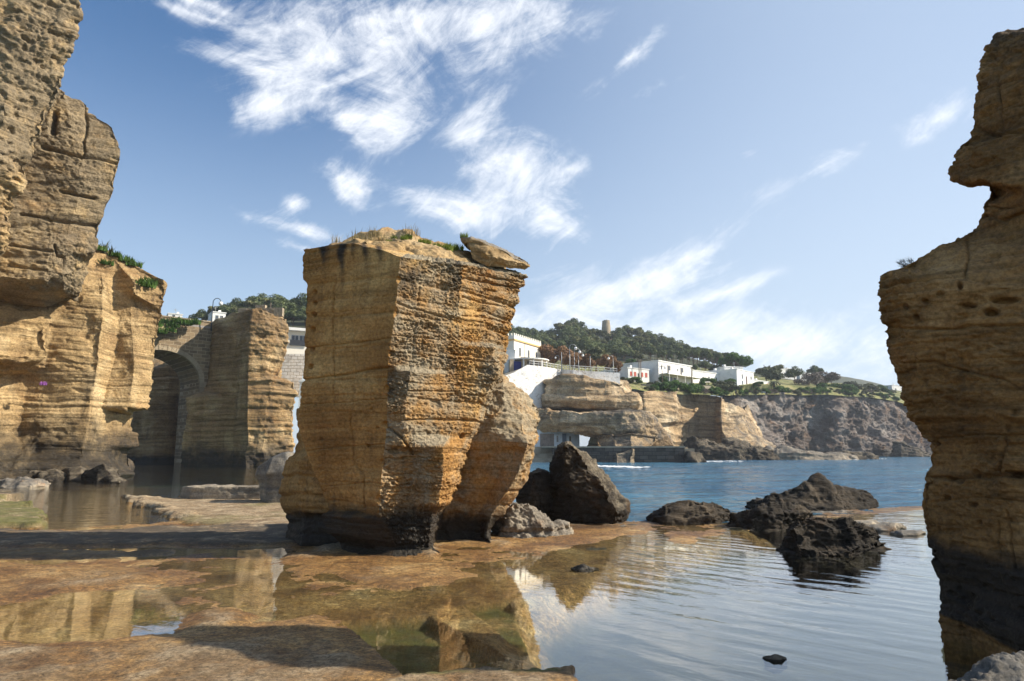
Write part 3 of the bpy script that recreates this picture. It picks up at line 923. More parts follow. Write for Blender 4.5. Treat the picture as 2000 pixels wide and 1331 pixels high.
def build_ground():
    nr, nc = 640, 760
    Ys = 0.6 * (52.0 / 0.6) ** (np.linspace(0, 1, nr) ** 0.85)
    Ys = np.concatenate([[-6.0, -2.0], Ys])
    s = np.linspace(-1, 1, nc)
    YY, SS = np.meshgrid(Ys, s, indexing='ij')
    XX = SS * (np.maximum(YY, 0) * 0.86 + 5.0)
    XY = np.stack([XX, YY], -1)
    p3 = np.concatenate([XY, np.zeros_like(XX)[..., None]], -1)
    # ragged edges: look the plan up at slightly shifted places
    wob = np.stack([fbm(p3 * 1.3, 4, 0.6, seed=1), fbm(p3 * 1.3, 4, 0.6, seed=2)], -1)
    A = XY + 0.22 * wob * (0.6 + 0.08 * YY[..., None])
    B = XY + 0.03 * wob
    h = -0.004 + 0.045 * fbm(p3 * 0.42, 4, seed=3) + 0.030 * fbm(p3 * 2.2, 5, 0.65, seed=4)

    def blend(h, pg, z, wd, W=A, extra=0.0):
        d = sdist(W, poly(pg))
        k = 1 - sstep(d, -wd, wd)
        return h * (1 - k) + (z + extra) * k, k
    rough = 0.03 * fbm(p3 * 1.4, 5, 0.62, seed=11) + 0.02 * fbm(p3 * 0.5, 3, seed=12)
    # standing puddles on the shelf
    for pg in ([(505, 1108), (560, 1108), (562, 1236), (500, 1240)], [(60, 1150), (240, 1140), (300, 1186), (400, 1190), (372, 1206), (330, 1244), (250, 1250), (60, 1262), (-200, 1250), (-200, 1180)], [(900, 1116), (1050, 1090), (1200, 1050), (1300, 1036), (1300, 1110), (1100, 1180), (940, 1170)]):
        h, _ = blend(h, pg, -0.045, 0.30, A, 0.4 * rough)
    # dry apron, lower left
    h, kdry = blend(h, [(-900, 1262), (120, 1256), (250, 1240), (330, 1238), (372, 1203), (430, 1196), (500, 1216), (560, 1212), (640, 1216), (690, 1236), (740, 1280), (800, 1345), (860, 1700), (-1500, 1700)],
                    0.055, 0.55, A, rough * 1.8)
    # a bright rise at the far left
    h, _ = blend(h, [(-600, 1108), (200, 1108), (330, 1122), (260, 1150), (120, 1158), (0, 1190), (-600, 1200)], 0.040, 0.7, A, rough * 1.4)
    h, _ = blend(h, [(560, 1108), (800, 1106), (900, 1118), (960, 1128), (800, 1146), (690, 1126)], 0.030, 0.35, A, rough * 1.3)
    # deep basin on the seaward side
    h, kdeep = blend(h, [(1140, 1700), (1128, 1310), (1075, 1285), (1030, 1236), (1060, 1180), (1150, 1138), (1250, 1108), (1330, 1075), (1420, 1050), (1500, 1038),
                         (1600, 1020), (1800, 1000), (2600, 985), (4200, 1040), (4200, 1700)], -0.62, 0.45, A, 0.12 * fbm(p3 * 0.7, 4, seed=6))
    # square quarry cuts sunk in the floor
    h, kc1 = blend(h, [(672, 1213), (838, 1200), (1000, 1285), (1098, 1322), (848, 1331), (806, 1331)], -0.17, 0.03, B, 0.015 * fbm(p3 * 2, 3, seed=8))
    h, kc2 = blend(h, [(908, 1176), (1000, 1168), (1030, 1236), (984, 1232)], -0.15, 0.03, B, 0.015 * fbm(p3 * 2, 3, seed=8))
    # kerb-like rim in front of the cut
    h, _ = blend(h, [(760, 1337), (880, 1322), (960, 1311), (1100, 1311), (1130, 1345), (760, 1420)], 0.05, 0.05, A, rough)
    # broken plates standing a hand above the floor
    h, _ = blend(h, [(662, 1124), (700, 1122), (760, 1128), (806, 1150), (770, 1152), (700, 1138)], 0.035, 0.025, B, rough * 0.3)
    # middle ground terraces, the tall pillar's shadow painted into their colour
    h, kt = blend(h, [(-900, 1034), (140, 1040), (330, 1032), (560, 1030), (640, 1050), (600, 1066), (330, 1068), (0, 1070), (-900, 1072)], 0.07, 0.14, A, rough * 1.5)
    h, kt2 = blend(h, [(-900, 1072), (0, 1071), (250, 1078), (330, 1074), (340, 1086), (100, 1090), (-900, 1098)], 0.03, 0.12, A, rough * 1.3)
    # sunlit terrace behind the pillar, reaching back along the inner pool
    h, kp = blend(h, [(228, 972), (262, 971), (345, 978), (352, 968), (540, 958), (900, 960), (1010, 1010), (940, 1040), (560, 1042), (380, 1026), (330, 1018), (376, 1017), (300, 995)], 0.10, 0.16, A, rough * 1.4)
    h, _ = blend(h, [(226, 973), (240, 968), (300, 986), (372, 1008), (378, 1018), (330, 1014), (262, 992)], 0.17, 0.16, A, rough * 3)
    # inner pool
    h, kpool = blend(h, [(-900, 944), (240, 930), (560, 930), (540, 954), (352, 962), (345, 974), (262, 967), (222, 971), (290, 1002), (322, 1018), (205, 1026), (96, 1031), (60, 996), (20, 984), (-900, 980)],
                     -1.3, 0.35, A, 0.3 * fbm(p3 * 0.5, 4, seed=16))
    h, kleft = blend(h, [(-900, 992), (20, 986), (56, 992), (98, 1030), (40, 1036), (-900, 1036)], 0.20, 0.12, A, rough * 2)
    h, _ = blend(h, [(-400, 972), (14, 974), (36, 984), (-10, 990), (-400, 988)], 0.38, 0.12, A, rough * 2)
    # foot of the pillar
    h, _ = blend(h, [(560, 1098), (640, 1088), (720, 1078), (830, 1090), (905, 1106), (860, 1096), (850, 1068), (980, 1062), (960, 1074), (1010, 1060), (900, 1030), (560, 1040)], 0.07, 0.22, A, rough * 3.5)
    # reef lip between basin and open sea
    lip = np.array([G(a, b)[:2] for a, b in [(1120, 1028), (1200, 1025), (1290, 1022), (1420, 1018), (1600, 1004), (1800, 994), (2100, 986)]])
    dl = np.full(XX.shape, 1e9)
    for a, b in zip(lip[:-1], lip[1:]):
        e = b - a; t = np.clip(((A[..., 0] - a[0]) * e[0] + (A[..., 1] - a[1]) * e[1]) / (e @ e), 0, 1)
        dl = np.minimum(dl, np.hypot(A[..., 0] - a[0] - t * e[0], A[..., 1] - a[1] - t * e[1]))
    kl = 1 - sstep(dl, 0.25, 1.3)
    h = np.maximum(h, -0.62 + kl * (0.62 - 0.01 - 0.10 * sstep(XX, 7.0, 9.0) + 0.13 * fbm(p3 * 1.1, 5, 0.6, seed=21)))
    # open sea bed drops away
    north = np.interp(XX, lip[:, 0], lip[:, 1])
    sea = sstep(YY - north, 0.8, 4.0) * sstep(XX, 1.0, 3.0)
    h = h * (1 - sea) - 2.2 * sea
    h = h + 0.012 * fbm(p3 * 7.0, 3, 0.6, seed=31) * (h > -0.3)
    V = np.stack([XX, YY, h], -1)
    green = np.clip(kleft * 0.9 + kpool * 0.2 + 0.5 * kp * sstep(fbm(p3 * 0.35, 3, seed=41), 0.05, 0.35) + 0.35 * kt2 + kc1 + kc2, 0, 1)
    dark = np.clip(kt * 0.85 + kt2 * 0.6 + 0.5 * kl + 0.75 * kpool, 0, 1)  # terrace terms paint the pillar's shadow; lip and pool are their own tone
    o = mesh_obj('rock_shelf', V.reshape(-1, 3), grid_faces(V.shape[0], nc, False), M['shelf'],
                 attrs={'green': green.ravel(), 'dark': dark.ravel()})
    tag(o, 'brown wave-cut quarry floor with sunken square cuts and puddles', kind='structure')
    return lip


LIP = build_ground()


def flat(name, pts, z, mat):
    me = bpy.data.meshes.new(name)
    me.from_pydata([(x, y, z) for x, y in pts], [], [tuple(range(len(pts)))])
    me.materials.append(mat)
    o = link(bpy.data.objects.new(name, me))
    tag(o, kind='structure')
    return o


lipmid = [(float(a), float(b)) for a, b in LIP]
seam = [(-3.0, 118.0), (-2.5, 60.0), (-2.0, 23.0), (1.0, 20.3)] + lipmid[1:] + [(60.0, lipmid[-1][1] + 1)]
o = flat('pool_water', [(-140.0, -8.0), (60.0, -8.0)] + seam[::-1] + [(-140.0, 118.0)], 0.0, M['pool'])
tag(o, 'clear still water over the quarry floor and inner pool')
o = flat('sea', seam + [(900.0, lipmid[-1][1] + 1), (1500.0, 3000.0), (-600.0, 3000.0), (-600.0, 118.0), (-140.0, 118.0)], -0.22, M['sea'])
tag(o, 'open blue sea ruffled by wind below the cliffs')
o = flat('seabed', [(-900, -60), (900, -60), (900, 320), (-900, 320)], -2.6, simple_mat('seabed_sand', (0.030, 0.095, 0.050), 0.9, 0.3, 0.15, 0.0))
tag(o, 'dark green sea bed under the pools')


def ruffled_sea():
    """wind-ruffled surface of the bay, as real wavelets"""
    nr, nc = 330, 820
    Ys = 1.0 / np.linspace(1 / 17.0, 1 / 330.0, nr)
    s = np.linspace(-0.12, 0.86, nc)
    YY, SS = np.meshgrid(Ys, s, indexing='ij')
    XX = SS * YY
    lx = np.array([a for a, b in seam]); ly = np.array([b for a, b in seam])
    north = np.interp(XX, lx, ly)
    p = np.stack([XX, YY, 0 * XX], -1)
    q = np.stack([XX * 0.96 + YY * 0.28, YY * 0.96 - XX * 0.28, 0 * XX], -1)
    h = 0.085 * fbm(q * np.array([0.22, 0.5, 1]), 3, 0.55, seed=71) + 0.055 * fbm(q * np.array([0.8, 1.7, 1]), 3, 0.6, seed=72)
    gust = 0.55 + 0.9 * sstep(fbm(p * 0.035, 3, seed=73), -0.3, 0.4)
    calm = sstep(YY - north, 0.0, 5.0)
    h = 0.52 * h * gust * (0.25 + 0.75 * calm) * np.clip(YY / 40.0, 0.5, 2.0)
    keep = YY > north - 0.4
    h = np.where(keep, h, -0.5)
    h = h * (1 - 0.0) + np.where(keep, 0.0, 0.0)
    V = np.stack([XX, YY, h], -1)
    fc = grid_faces(nr, nc, False)[:, ::-1]
    ok = keep.ravel()[fc].all(1)
    fc = fc[ok]
    used = np.unique(fc); remap = -np.ones(nr * nc, int); remap[used] = np.arange(len(used))
    o = mesh_obj('sea', V.reshape(-1, 3)[used], remap[fc], M['sea'])
    # faces must look up
    if o.data.polygons[0].normal.z < 0:
        o.data.flip_normals()
    tag(o, 'wind-ruffled blue water of the bay', kind='structure')


ruffled_sea()
# ------------------------------------------------------------------ near rocks
def algae_z(z0, z1, lo=None):
    def fn(V, N, seg):
        z = V[..., 2]
        a = 1 - sstep(z, z0, z1)
        if lo is not None:
            a = a * sstep(z, lo[0], lo[1])
        return a
    return fn


def pat_fn(base=0.2, segs=None, top=None, seed=0, up=0.4):
    """grey weathering, and painted sunlight on dark_rock: where the rock faces up, near the top, and per face"""
    def fn(V, N, seg):
        k = np.floor(seg).astype(int)
        a = np.full(V.shape[:2], float(base))
        if segs is not None:
            sg = np.array(segs, float); K_ = len(sg)
            f_ = np.clip((seg - k - 0.5) / 1.0 + 0.35 * fbm(V * 1.1, 3, seed=seed + 60), -0.5, 0.5)
            nb_ = np.where(f_ > 0, sg[(k + 1) % K_], sg[(k - 1) % K_])
            hard = np.abs(sg[k] - nb_) > 0.45
            mixf = np.where(hard, 0.0, np.abs(f_) ** 2 * 2.0)
            a = a + sg[k] * (1 - mixf) + nb_ * mixf
        a = a + up * np.clip(N[..., 2], 0, 1)
        if top is not None:
            a = a + top[2] * sstep(V[..., 2], top[0], top[1])
        return a + 0.25 * fbm(V * 0.6, 3, seed=seed)
    return fn


# --- the free-standing pillar in the middle
pillar_cols = [
    # left silhouette
    [(487, 594, 14.2), (520, 590, 14.2), (548, 590, 14.2), (556, 597, 14.2), (700, 595, 14.2), (780, 588, 14.2), (830, 580, 14.2), (880, 596, 14.2), (950, 622, 14.2), (1000, 648, 14.25),
     (1006, 630, 14.1), (1040, 640, 14.1), (1060, 665, 14.3), (1082, 670, 14.2)],
    # middle of the shaded face
    [(476, 690, 13.7), (560, 688, 13.7), (800, 684, 13.7), (950, 690, 13.75), (1000, 700, 13.85), (1008, 690, 13.65), (1050, 705, 13.75), (1072, 720, 14.0), (1090, 700, 13.7)],
    # front corner
    [(500, 782, 13.2), (560, 775, 13.2), (640, 768, 13.22), (714, 760, 13.25), (722, 757, 13.3), (800, 756, 13.35), (870, 750, 13.4), (940, 744, 13.45), (990, 738, 13.5), (1005, 740, 13.55),
     (1045, 765, 13.7), (1070, 772, 13.85), (1096, 760, 13.45)],
    # second edge on the lit face, with the undercut facet from y=722 to 880
    [(505, 822, 13.50), (640, 808, 13.52), (716, 800, 13.5), (724, 803, 13.32), (800, 792, 13.36), (870, 784, 13.42), (884, 800, 13.66), (940, 795, 13.68), (1000, 790, 13.7), (1045, 800, 13.75), (1072, 805, 13.9), (1098, 800, 13.4)],
    # facet edge
    [(517, 906, 14.1), (580, 901, 14.1), (640, 897, 14.1), (700, 893, 14.1), (770, 889, 14.08), (850, 880, 14.0), (874, 864, 13.6), (930, 866, 13.6), (985, 856, 13.6), (1000, 842, 13.8), (1045, 836, 13.95), (1072, 836, 14.05), (1104, 880, 13.45)],
    # ledge column between
    [(526, 965, 14.9), (600, 958, 14.9), (668, 945, 14.85), (676, 962, 14.45), (732, 976, 14.35), (760, 958, 14.4), (800, 935, 14.45), (850, 912, 14.4), (900, 893, 14.2), (945, 886, 14.1), (985, 868, 14.1), (1000, 850, 14.2), (1045, 840, 14.3), (1072, 846, 14.3), (1092, 868, 13.75)],
    # right silhouette
    [(540, 1030, 15.7), (556, 1024, 15.7), (575, 1012, 15.7), (582, 1016, 15.7), (610, 1008, 15.65), (640, 1001, 15.6), (690, 986, 15.5), (694, 990, 15.4), (740, 980, 15.3), (800, 952, 15.2), (850, 927, 15.1), (900, 906, 14.9), (945, 897, 14.8), (980, 874, 14.8), (1005, 852, 14.8), (1050, 842, 14.8), (1078, 848, 14.8)],
    [(532, 1000, 17.0), (700, 960, 16.8), (900, 890, 16.2), (1072, 850, 15.8)],
    [(484, 650, 17.0), (700, 650, 17.0), (900, 655, 16.5), (1060, 690, 15.6)],
]
pw = [(0.35, 0.35, 0.4), (0.35, 0.35, 0.4), (0.7, 1.5, 0.6), (0.7, 1.5, 0.6), (0.9, 1.2, 0.9), (1.3, 1.1, 1.0), (1.3, 1.1, 1.0), (1, 1, 1), (0.6, 0.6, 0.5)]
PCR = [
    ([(655, 540), (650, 600), (648, 700), (653, 790)], 1.5, 0.05), ([(692, 640), (690, 760), (686, 820)], 1.0, 0.03),
    ([(590, 742), (656, 733), (720, 724), (764, 719)], 2.2, 0.06), ([(596, 677), (700, 672), (766, 661)], 1.4, 0.035), ([(592, 790), (680, 786), (756, 780)], 1.3, 0.03),
    ([(775, 592), (807, 602), (838, 611), (902, 627)], 2.0, 0.06), ([(906, 614), (945, 623), (996, 631)], 2.0, 0.06), ([(908, 580), (945, 592), (1006, 603)], 2.0, 0.05), ([(906, 545), (960, 552), (1024, 566)], 2.2, 0.07), ([(905, 530), (1026, 553)], 1.6, 0.05),
    ([(930, 640), (928, 668)], 1.2, 0.03), ([(822, 560), (812, 640), (806, 712)], 1.6, 0.03), ([(766, 655), (830, 662), (898, 672)], 1.4, 0.03), ([(800, 690), (890, 702)], 1.4, 0.03),
    ([(800, 762), (850, 764), (890, 768)], 1.6, 0.04), ([(788, 820), (850, 818), (930, 822)], 2.0, 0.05), ([(896, 700), (975, 706)], 1.6, 0.04),
    ([(754, 834), (772, 845), (786, 858), (800, 880), (806, 888)], 2.2, 0.10), ([(752, 896), (800, 893), (832, 897)], 1.8, 0.05), ([(748, 930), (800, 926), (842, 930)], 1.6, 0.045), ([(742, 964), (800, 960), (850, 964)], 1.6, 0.045),
    ([(684, 820), (688, 900), (712, 935), (712, 992)], 1.6, 0.045), ([(600, 880), (690, 872), (750, 868)], 1.3, 0.03), ([(640, 950), (700, 944), (742, 946)], 1.3, 0.03),
]
PHO = [(612, 570, 5, 5, 0.10), (612, 591, 5, 5, 0.10), (612, 613, 5, 6, 0.10), (611, 642, 5, 6, 0.10), (609, 681, 5, 6, 0.10), (607, 716, 5, 6, 0.10), (717, 872, 5, 4, 0.08), (627, 860, 4, 3, 0.06), (738, 835, 4, 3, 0.06), (726, 800, 3, 3, 0.05), (770, 882, 12, 4, 0.10), (905, 850, 5, 6, 0.12), (768, 946, 4, 3, 0.06), (779, 545, 7, 8, 0.07), (773, 612, 6, 10, 0.06), (765, 690, 7, 7, 0.07), (757, 762, 7, 9, 0.07), (752, 828, 8, 6, 0.08), (747, 905, 7, 9, 0.07), (742, 975, 8, 8, 0.07), (868, 560, 14, 9, 0.05), (840, 640, 16, 8, 0.04), (940, 720, 18, 8, 0.06), (850, 790, 14, 10, 0.05), (960, 570, 16, 6, 0.06)]


def pillar_pat(V, N, seg):
    a = pat_fn(-0.05, [0, 0, 0.68, 0.72, 0.42, 0.60, 0.4, 0.1, 0], None, 3)(V, N, seg)
    return a


def pillar_alg_shade(V, N, seg):
    """black lichen: tide band, runs down the shaded face, upper part of the lit face; also shade painted on the ledge and the turned facet"""
    a = algae_z(0.3, 1.5)(V, N, seg)
    px, py = to_px(V)
    left = (np.floor(seg) < 2)
    st = 0
    for x, wd, y0, y1, k in [(668, 9, 520, 720, 0.55), (712, 6, 500, 620, 0.4), (630, 6, 500, 600, 0.4), (640, 8, 620, 760, 0.25), (690, 5, 560, 820, 0.3), (740, 8, 500, 580, 0.4)]:
        st = st + k * np.exp(-((px + 4 * fbm(V * 2, 2, seed=3) - x) / wd) ** 2) * (1 - sstep(py, y0, y1))
    st = np.where(left, st + 0.30 * (1 - sstep(py, 480, 530)), 0)
    n = fbm(V * 2.2, 4, 0.6, seed=77)
    k = np.floor(seg).astype(int)
    up = np.where((k == 2) | (k == 3), 1.0, np.where((k == 4) | (k == 5), 0.55, 0.0)) * (1 - sstep(py, 540, 650)) * (0.40 + 0.5 * n)
    low = np.where((k == 4) | (k == 5), 1.0, 0.0) * sstep(py, 690, 720) * (1 - sstep(py, 760, 800)) * (0.34 + 0.4 * n)  # shade of the ledge block painted dark
    facet_shade = np.where((k == 2), 1.0, 0.0) * sstep(py, 720, 724) * (1 - sstep(py, 868, 880)) * (0.42 + 0.3 * n)  # shade of the facet turned from the sun, painted dark
    return np.clip(a + st + up + low + facet_shade, 0, 1)


o = loft('rock_pillar', pillar_cols, 0.0150, M['tuff'],
         carve(rock_disp(big=0.045, fbig=0.8, strat=0.030, kstr=1.9, fine=0.020, kfine=9.0, rough=0.052, frough=17.0, line=0.045, kline=2.9, pit=0.014, fpit=14, segw=pw, seed=2, tilt=(0.04, 0.0), wob=0.12, rz=1.7), PCR, PHO, 5),
         dens=[1, 1, 1.2, 1.2, 1.2, 1.2, 0.5, 0.25, 0.3], skirt=-0.6, dome=0.15, warp=(0.035, 1.3),
         attr={'patina': pillar_pat, 'algae': pillar_alg_shade}, seed=3)
tag(o, 'tall quarried tuff pillar, ochre shaded side and grey lit side, standing mid-picture', 'rock pillar')

# loose mound of earth and stones on its top
mound_cols = [
    [(486, 640, 15.2), (497, 600, 15.0)],
    [(458, 712, 15.0), (470, 700, 14.3), (484, 690, 13.95)],
    [(450, 740, 15.0), (472, 742, 14.4), (498, 768, 13.7)],
    [(452, 800, 15.0), (484, 830, 14.5), (512, 850, 14.05)],
    [(474, 846, 15.2), (494, 870, 14.8), (520, 905, 14.5)],
    [(480, 895, 15.4), (500, 915, 15.2), (530, 962, 15.3)],
    [(500, 955, 16.0), (520, 985, 16.2), (534, 990, 16.3)],
    [(476, 840, 16.2), (520, 840, 16.6)],
    [(462, 700, 16.2), (510, 660, 16.6)],
]
o = loft('rubble_mound', mound_cols, 0.03, M['cap'], rock_disp(big=0.16, fbig=1.4, strat=0.02, kstr=4, rough=0.07, frough=5, pit=0.03, seed=12), dome=0.12, warp=(0.12, 1.5),
         attr={'patina': pat_fn(-0.15, up=0.1, seed=5)}, seed=8)
tag(o, 'crumbly earth and stone mound on top of the tall pillar', 'mound')

# slab lying across the right end of the top
slab_cols = [
    [(464, 900, 15.4), (470, 900, 15.4), (486, 912, 15.4)],
    [(466, 918, 14.9), (480, 915, 14.85), (505, 922, 14.9)],
    [(476, 955, 14.9), (495, 950, 14.8), (520, 956, 15.0)],
    [(492, 990, 15.1), (508, 985, 15.0), (526, 990, 15.2)],
    [(514, 1030, 15.5), (520, 1036, 15.5), (529, 1026, 15.5)],
    [(513, 1034, 15.9), (519, 1037, 15.9), (527, 1028, 15.9)],
    [(488, 985, 16.3), (512, 985, 16.3)],
    [(468, 930, 16.2), (492, 925, 16.2)],
]
o = loft('cap_slab', slab_cols, 0.022, M['cap'], rock_disp(big=0.05, fbig=1.5, strat=0.03, kstr=7, rough=0.045, frough=6, pit=0.02, seed=22), dome=0.02, warp=(0.06, 2),
         attr={'patina': pat_fn(-0.1, up=1.0, seed=6)}, seed=5)
tag(o, 'tilted grey-topped stone slab jutting out over the pillar top', 'stone slab')

# --- buttress standing behind the pillar on the right
but_cols = [
    [(742, 930, 17.2), (800, 930, 17.0), (900, 880, 16.6), (1000, 840, 16.2), (1062, 835, 16.0)],
    [(740, 955, 16.2), (790, 948, 15.9), (815, 944, 15.7), (870, 912, 15.7), (960, 872, 15.75), (1010, 850, 15.8), (1068, 856, 15.7)],
    [(737, 985, 16.2), (775, 985, 15.9), (830, 965, 15.5), (862, 985, 15.2), (880, 990, 15.45), (940, 965, 15.75), (1000, 935, 15.85), (1045, 920, 15.8), (1070, 930, 15.6)],
    [(740, 996, 16.6), (775, 1020, 16.2), (830, 1020, 15.5), (866, 1032, 15.0), (886, 1026, 15.15), (950, 1000, 15.35), (1000, 964, 15.5), (1040, 950, 15.55), (1072, 966, 15.35)],
    [(738, 1000, 17.2), (756, 1012, 17.2), (770, 1034, 16.9), (800, 1057, 16.6), (835, 1060, 16.2), (860, 1052, 15.9), (875, 1045, 15.8), (930, 1034, 15.9), (950, 1020, 15.9), (965, 1008, 15.9), (990, 985, 15.9), (1020, 964, 15.9), (1055, 958, 15.9), (1068, 976, 15.9)],
    [(738, 985, 18.6), (900, 1000, 18.2), (1052, 940, 17.2)],
    [(740, 930, 18.6), (900, 890, 18.2), (1052, 850, 17.2)],
]
o = loft('rock_pillar', but_cols, 0.026, M['tuff'],
         rock_disp(big=0.16, fbig=0.9, strat=0.05, kstr=1.9, fine=0.02, kfine=7, rough=0.06, frough=5, line=0.03, kline=3, pit=0.03, fpit=6, seed=33, tilt=(0.04, 0)),
         dens=[0.5, 1, 1, 1, 0.6, 0.3, 0.4], skirt=-0.6, dome=0.2, warp=(0.07, 1.1),
         attr={'patina': pat_fn(0.55, up=0.25, seed=9), 'algae': algae_z(0.0, 1.3)}, seed=14)
tag(o, 'stubby overhanging tuff pillar leaning out behind the tall pillar, right side', 'rock pillar')

# --- stub of coursed rock at the pillar's left heel
stub_cols = [
    [(800, 580, 15.9), (828, 577, 15.9), (832, 584, 15.9), (884, 570, 15.8), (894, 558, 15.8), (920, 553, 15.8), (960, 551, 15.8), (1010, 556, 15.8), (1020, 560, 15.9), (1064, 558, 15.9)],
    [(800, 590, 15.2), (880, 592, 15.2), (893, 584, 15.0), (960, 584, 15.0), (1005, 588, 15.0), (1012, 596, 15.2), (1070, 592, 15.1)],
    [(800, 610, 14.9), (890, 625, 14.7), (960, 640, 14.7), (1005, 660, 14.7), (1075, 660, 14.8)],
    [(800, 660, 16.0), (1000, 690, 15.5), (1066, 690, 15.4)],
    [(800, 620, 17.0), (1000, 620, 17.0), (1050, 620, 17.0)],
]
o = loft('rock_stub', stub_cols, 0.026, M['tuff'],
         rock_disp(big=0.08, fbig=1, strat=0.07, kstr=2.4, fine=0.015, kfine=8, rough=0.035, frough=6, line=0.06, kline=2.4, seed=43),
         skirt=-0.5, warp=(0.05, 1.4), attr={'patina': pat_fn(-0.1, seed=4), 'algae': algae_z(0.2, 1.2)}, seed=15)
tag(o, 'low coursed rock stub against the left heel of the tall pillar', 'rock stub')


# --- generic boulders: columns given as outline in pixels
def boulder(name, label, cat, L, Fr, R, Y, depth, mat, sp, disp, algae=None, pat=None, group=None, seed=0, warp=(0.05, 1.5), dome=0.1, skirt=-0.6, mids=None):
    """L / R silhouettes and one or more front columns [(py, px)], all top to bottom; Y of the front, depth behind"""
    cols = [[(a, b, Y + 0.45 * depth) for a, b in L]]
    for j, fr in enumerate(Fr):
        cols.append([(q[0], q[1], Y + (q[2] if len(q) > 2 else 0.0)) for q in fr])
    cols.append([(a, b, Y + 0.5 * depth) for a, b in R])
    # behind: same outline pulled together
    def back(S, T, f, dd):
        S = np.array(S, float); T = np.array(T, float)
        py = np.linspace(S[0, 0], S[-1, 0], 5)
        return [(float(p), float(np.interp(p, S[:, 0], S[:, 1]) * (1 - f) + np.interp(p, T[:, 0], T[:, 1]) * f), Y + dd) for p in py]
    cols.append(back(R, L, 0.3, depth)); cols.append(back(L, R, 0.3, depth))
    # keep the hidden feet below the ground line
    for c in cols:
        py, px, yy = c[-1]
        need = 665.5 + F * math.tan(math.atan((CAMH + 0.1) / yy) + PITCH)
        if py < need - 1: c.append((need, px, yy))
    o = loft(name, cols, sp, mat, disp, dens=[1] * (len(Fr) + 1) + [0.6, 0.4, 0.5], skirt=skirt, dome=dome, warp=warp,
             attr={'algae': algae or (lambda V, N, s: 0 * V[..., 2]), 'patina': pat or pat_fn(0.0, up=0.6, seed=seed)}, seed=seed)
    return tag(o, label, cat, group)


bd = lambda s, b=0.10, st=0.04, r=0.09, k=3.0, f=4.0, fb=1.2: rock_disp(big=b, fbig=fb, strat=st, kstr=k, fine=0.01, kfine=9, rough=r, frough=f, pit=r * 0.4, fpit=f, seed=s)
boulder('boulder', 'big dark wedge-shaped boulder with a lit sloping ridge at the water edge', 'boulder',
        [(872, 1086), (900, 1073), (950, 1066), (1000, 1068), (1022, 1075)],
        [[(868, 1100, 0.2), (900, 1102, 0.1), (960, 1120, 0.0), (1026, 1120, 0.3)], [(866, 1112, 0.3), (885, 1132, 0.2), (920, 1158, 0.1), (960, 1190, 0.0), (1000, 1208, 0.0), (1026, 1200, 0.3)]],
        [(866, 1118), (888, 1150), (930, 1190), (965, 1216), (985, 1230), (1005, 1232), (1018, 1222)], 19.0, 2.6, M['dark_rock'], 0.034,
        bd(51, 0.13, 0.03, 0.10), pat=pat_fn(0.0, [0, 0, 0.25, 0.1, 0.1, 0], up=0.7, seed=3), seed=51)  # sunlit side of the ridge lightened in the colour
boulder('boulder', 'small black boulder with orange patches tucked behind the wedge boulder', 'boulder',
        [(930, 1026), (950, 1012), (975, 1008), (1010, 1010)],
        [[(924, 1042, 0.1), (970, 1040, 0.0), (1020, 1050, 0.2)]],
        [(920, 1068), (950, 1082), (1015, 1092)], 19.4, 1.5, M['dark_rock'], 0.036, bd(53, 0.10, 0.02, 0.06), seed=53)
boulder('low_rock', 'pale grey pitted hummock of rock in front of the wedge boulder', 'rock',
        [(1000, 958), (1030, 954), (1052, 960)],
        [[(982, 990, 0.4), (1010, 985, 0.15), (1030, 990, 0.0), (1040, 985, 0.12), (1056, 990, -0.1)], [(984, 1030, 0.4), (1010, 1050, 0.15), (1030, 1060, 0.0), (1040, 1060, 0.12), (1054, 1070, -0.1)]],
        [(992, 1052), (1015, 1082), (1028, 1112), (1036, 1110), (1046, 1122)], 16.4, 1.8, M['grey_rock'], 0.028,
        bd(55, 0.10, 0.03, 0.10, f=5), algae=lambda V, N, s: 0 * V[..., 2], pat=pat_fn(0.05, up=0.5, seed=8), seed=55)

# rocks standing in the basin and along the reef
sea_alg = None
SR = 'dark reef rocks beyond the basin'
boulder('reef_rock', 'nearest dark block of reef rock with a pale wet ledge, beside the right pillar', 'reef rock',
        [(1034, 1532), (1060, 1522), (1078, 1518), (1084, 1520)],
        [[(1008, 1556, 0.5), (1035, 1550, 0.25), (1055, 1562, 0.1), (1062, 1555, -0.05), (1086, 1552, -0.1)],
         [(1006, 1610, 0.6), (1050, 1610, 0.4), (1063, 1610, 0.35), (1068, 1605, -0.1), (1094, 1600, -0.2)],
         [(1010, 1655, 0.6), (1030, 1660, 0.45), (1058, 1665, 0.4), (1062, 1668, 0.0), (1092, 1670, -0.15)]],
        [(1024, 1690), (1034, 1716), (1052, 1722), (1058, 1734), (1082, 1736)], 13.7, 1.9, M['dark_rock'], 0.026,
        bd(61, 0.11, 0.09, 0.12, k=3.5), group=SR, pat=pat_fn(-0.1, up=0.45, seed=1), seed=61)
boulder('reef_rock', 'flat-topped reef rock directly behind the nearest dark block', 'reef rock',
        [(1004, 1420), (1020, 1416), (1032, 1418)],
        [[(986, 1480, 0.5), (1005, 1470, 0.2), (1036, 1470, 0.0)], [(984, 1530, 0.5), (1000, 1540, 0.1), (1044, 1525, 0.0)]],
        [(992, 1578), (1000, 1592), (1020, 1594), (1032, 1590)], 18.0, 2.6, M['dark_rock'], 0.036, bd(63, 0.14, 0.10, 0.13), group=SR, pat=pat_fn(-0.05, up=0.4), seed=63)
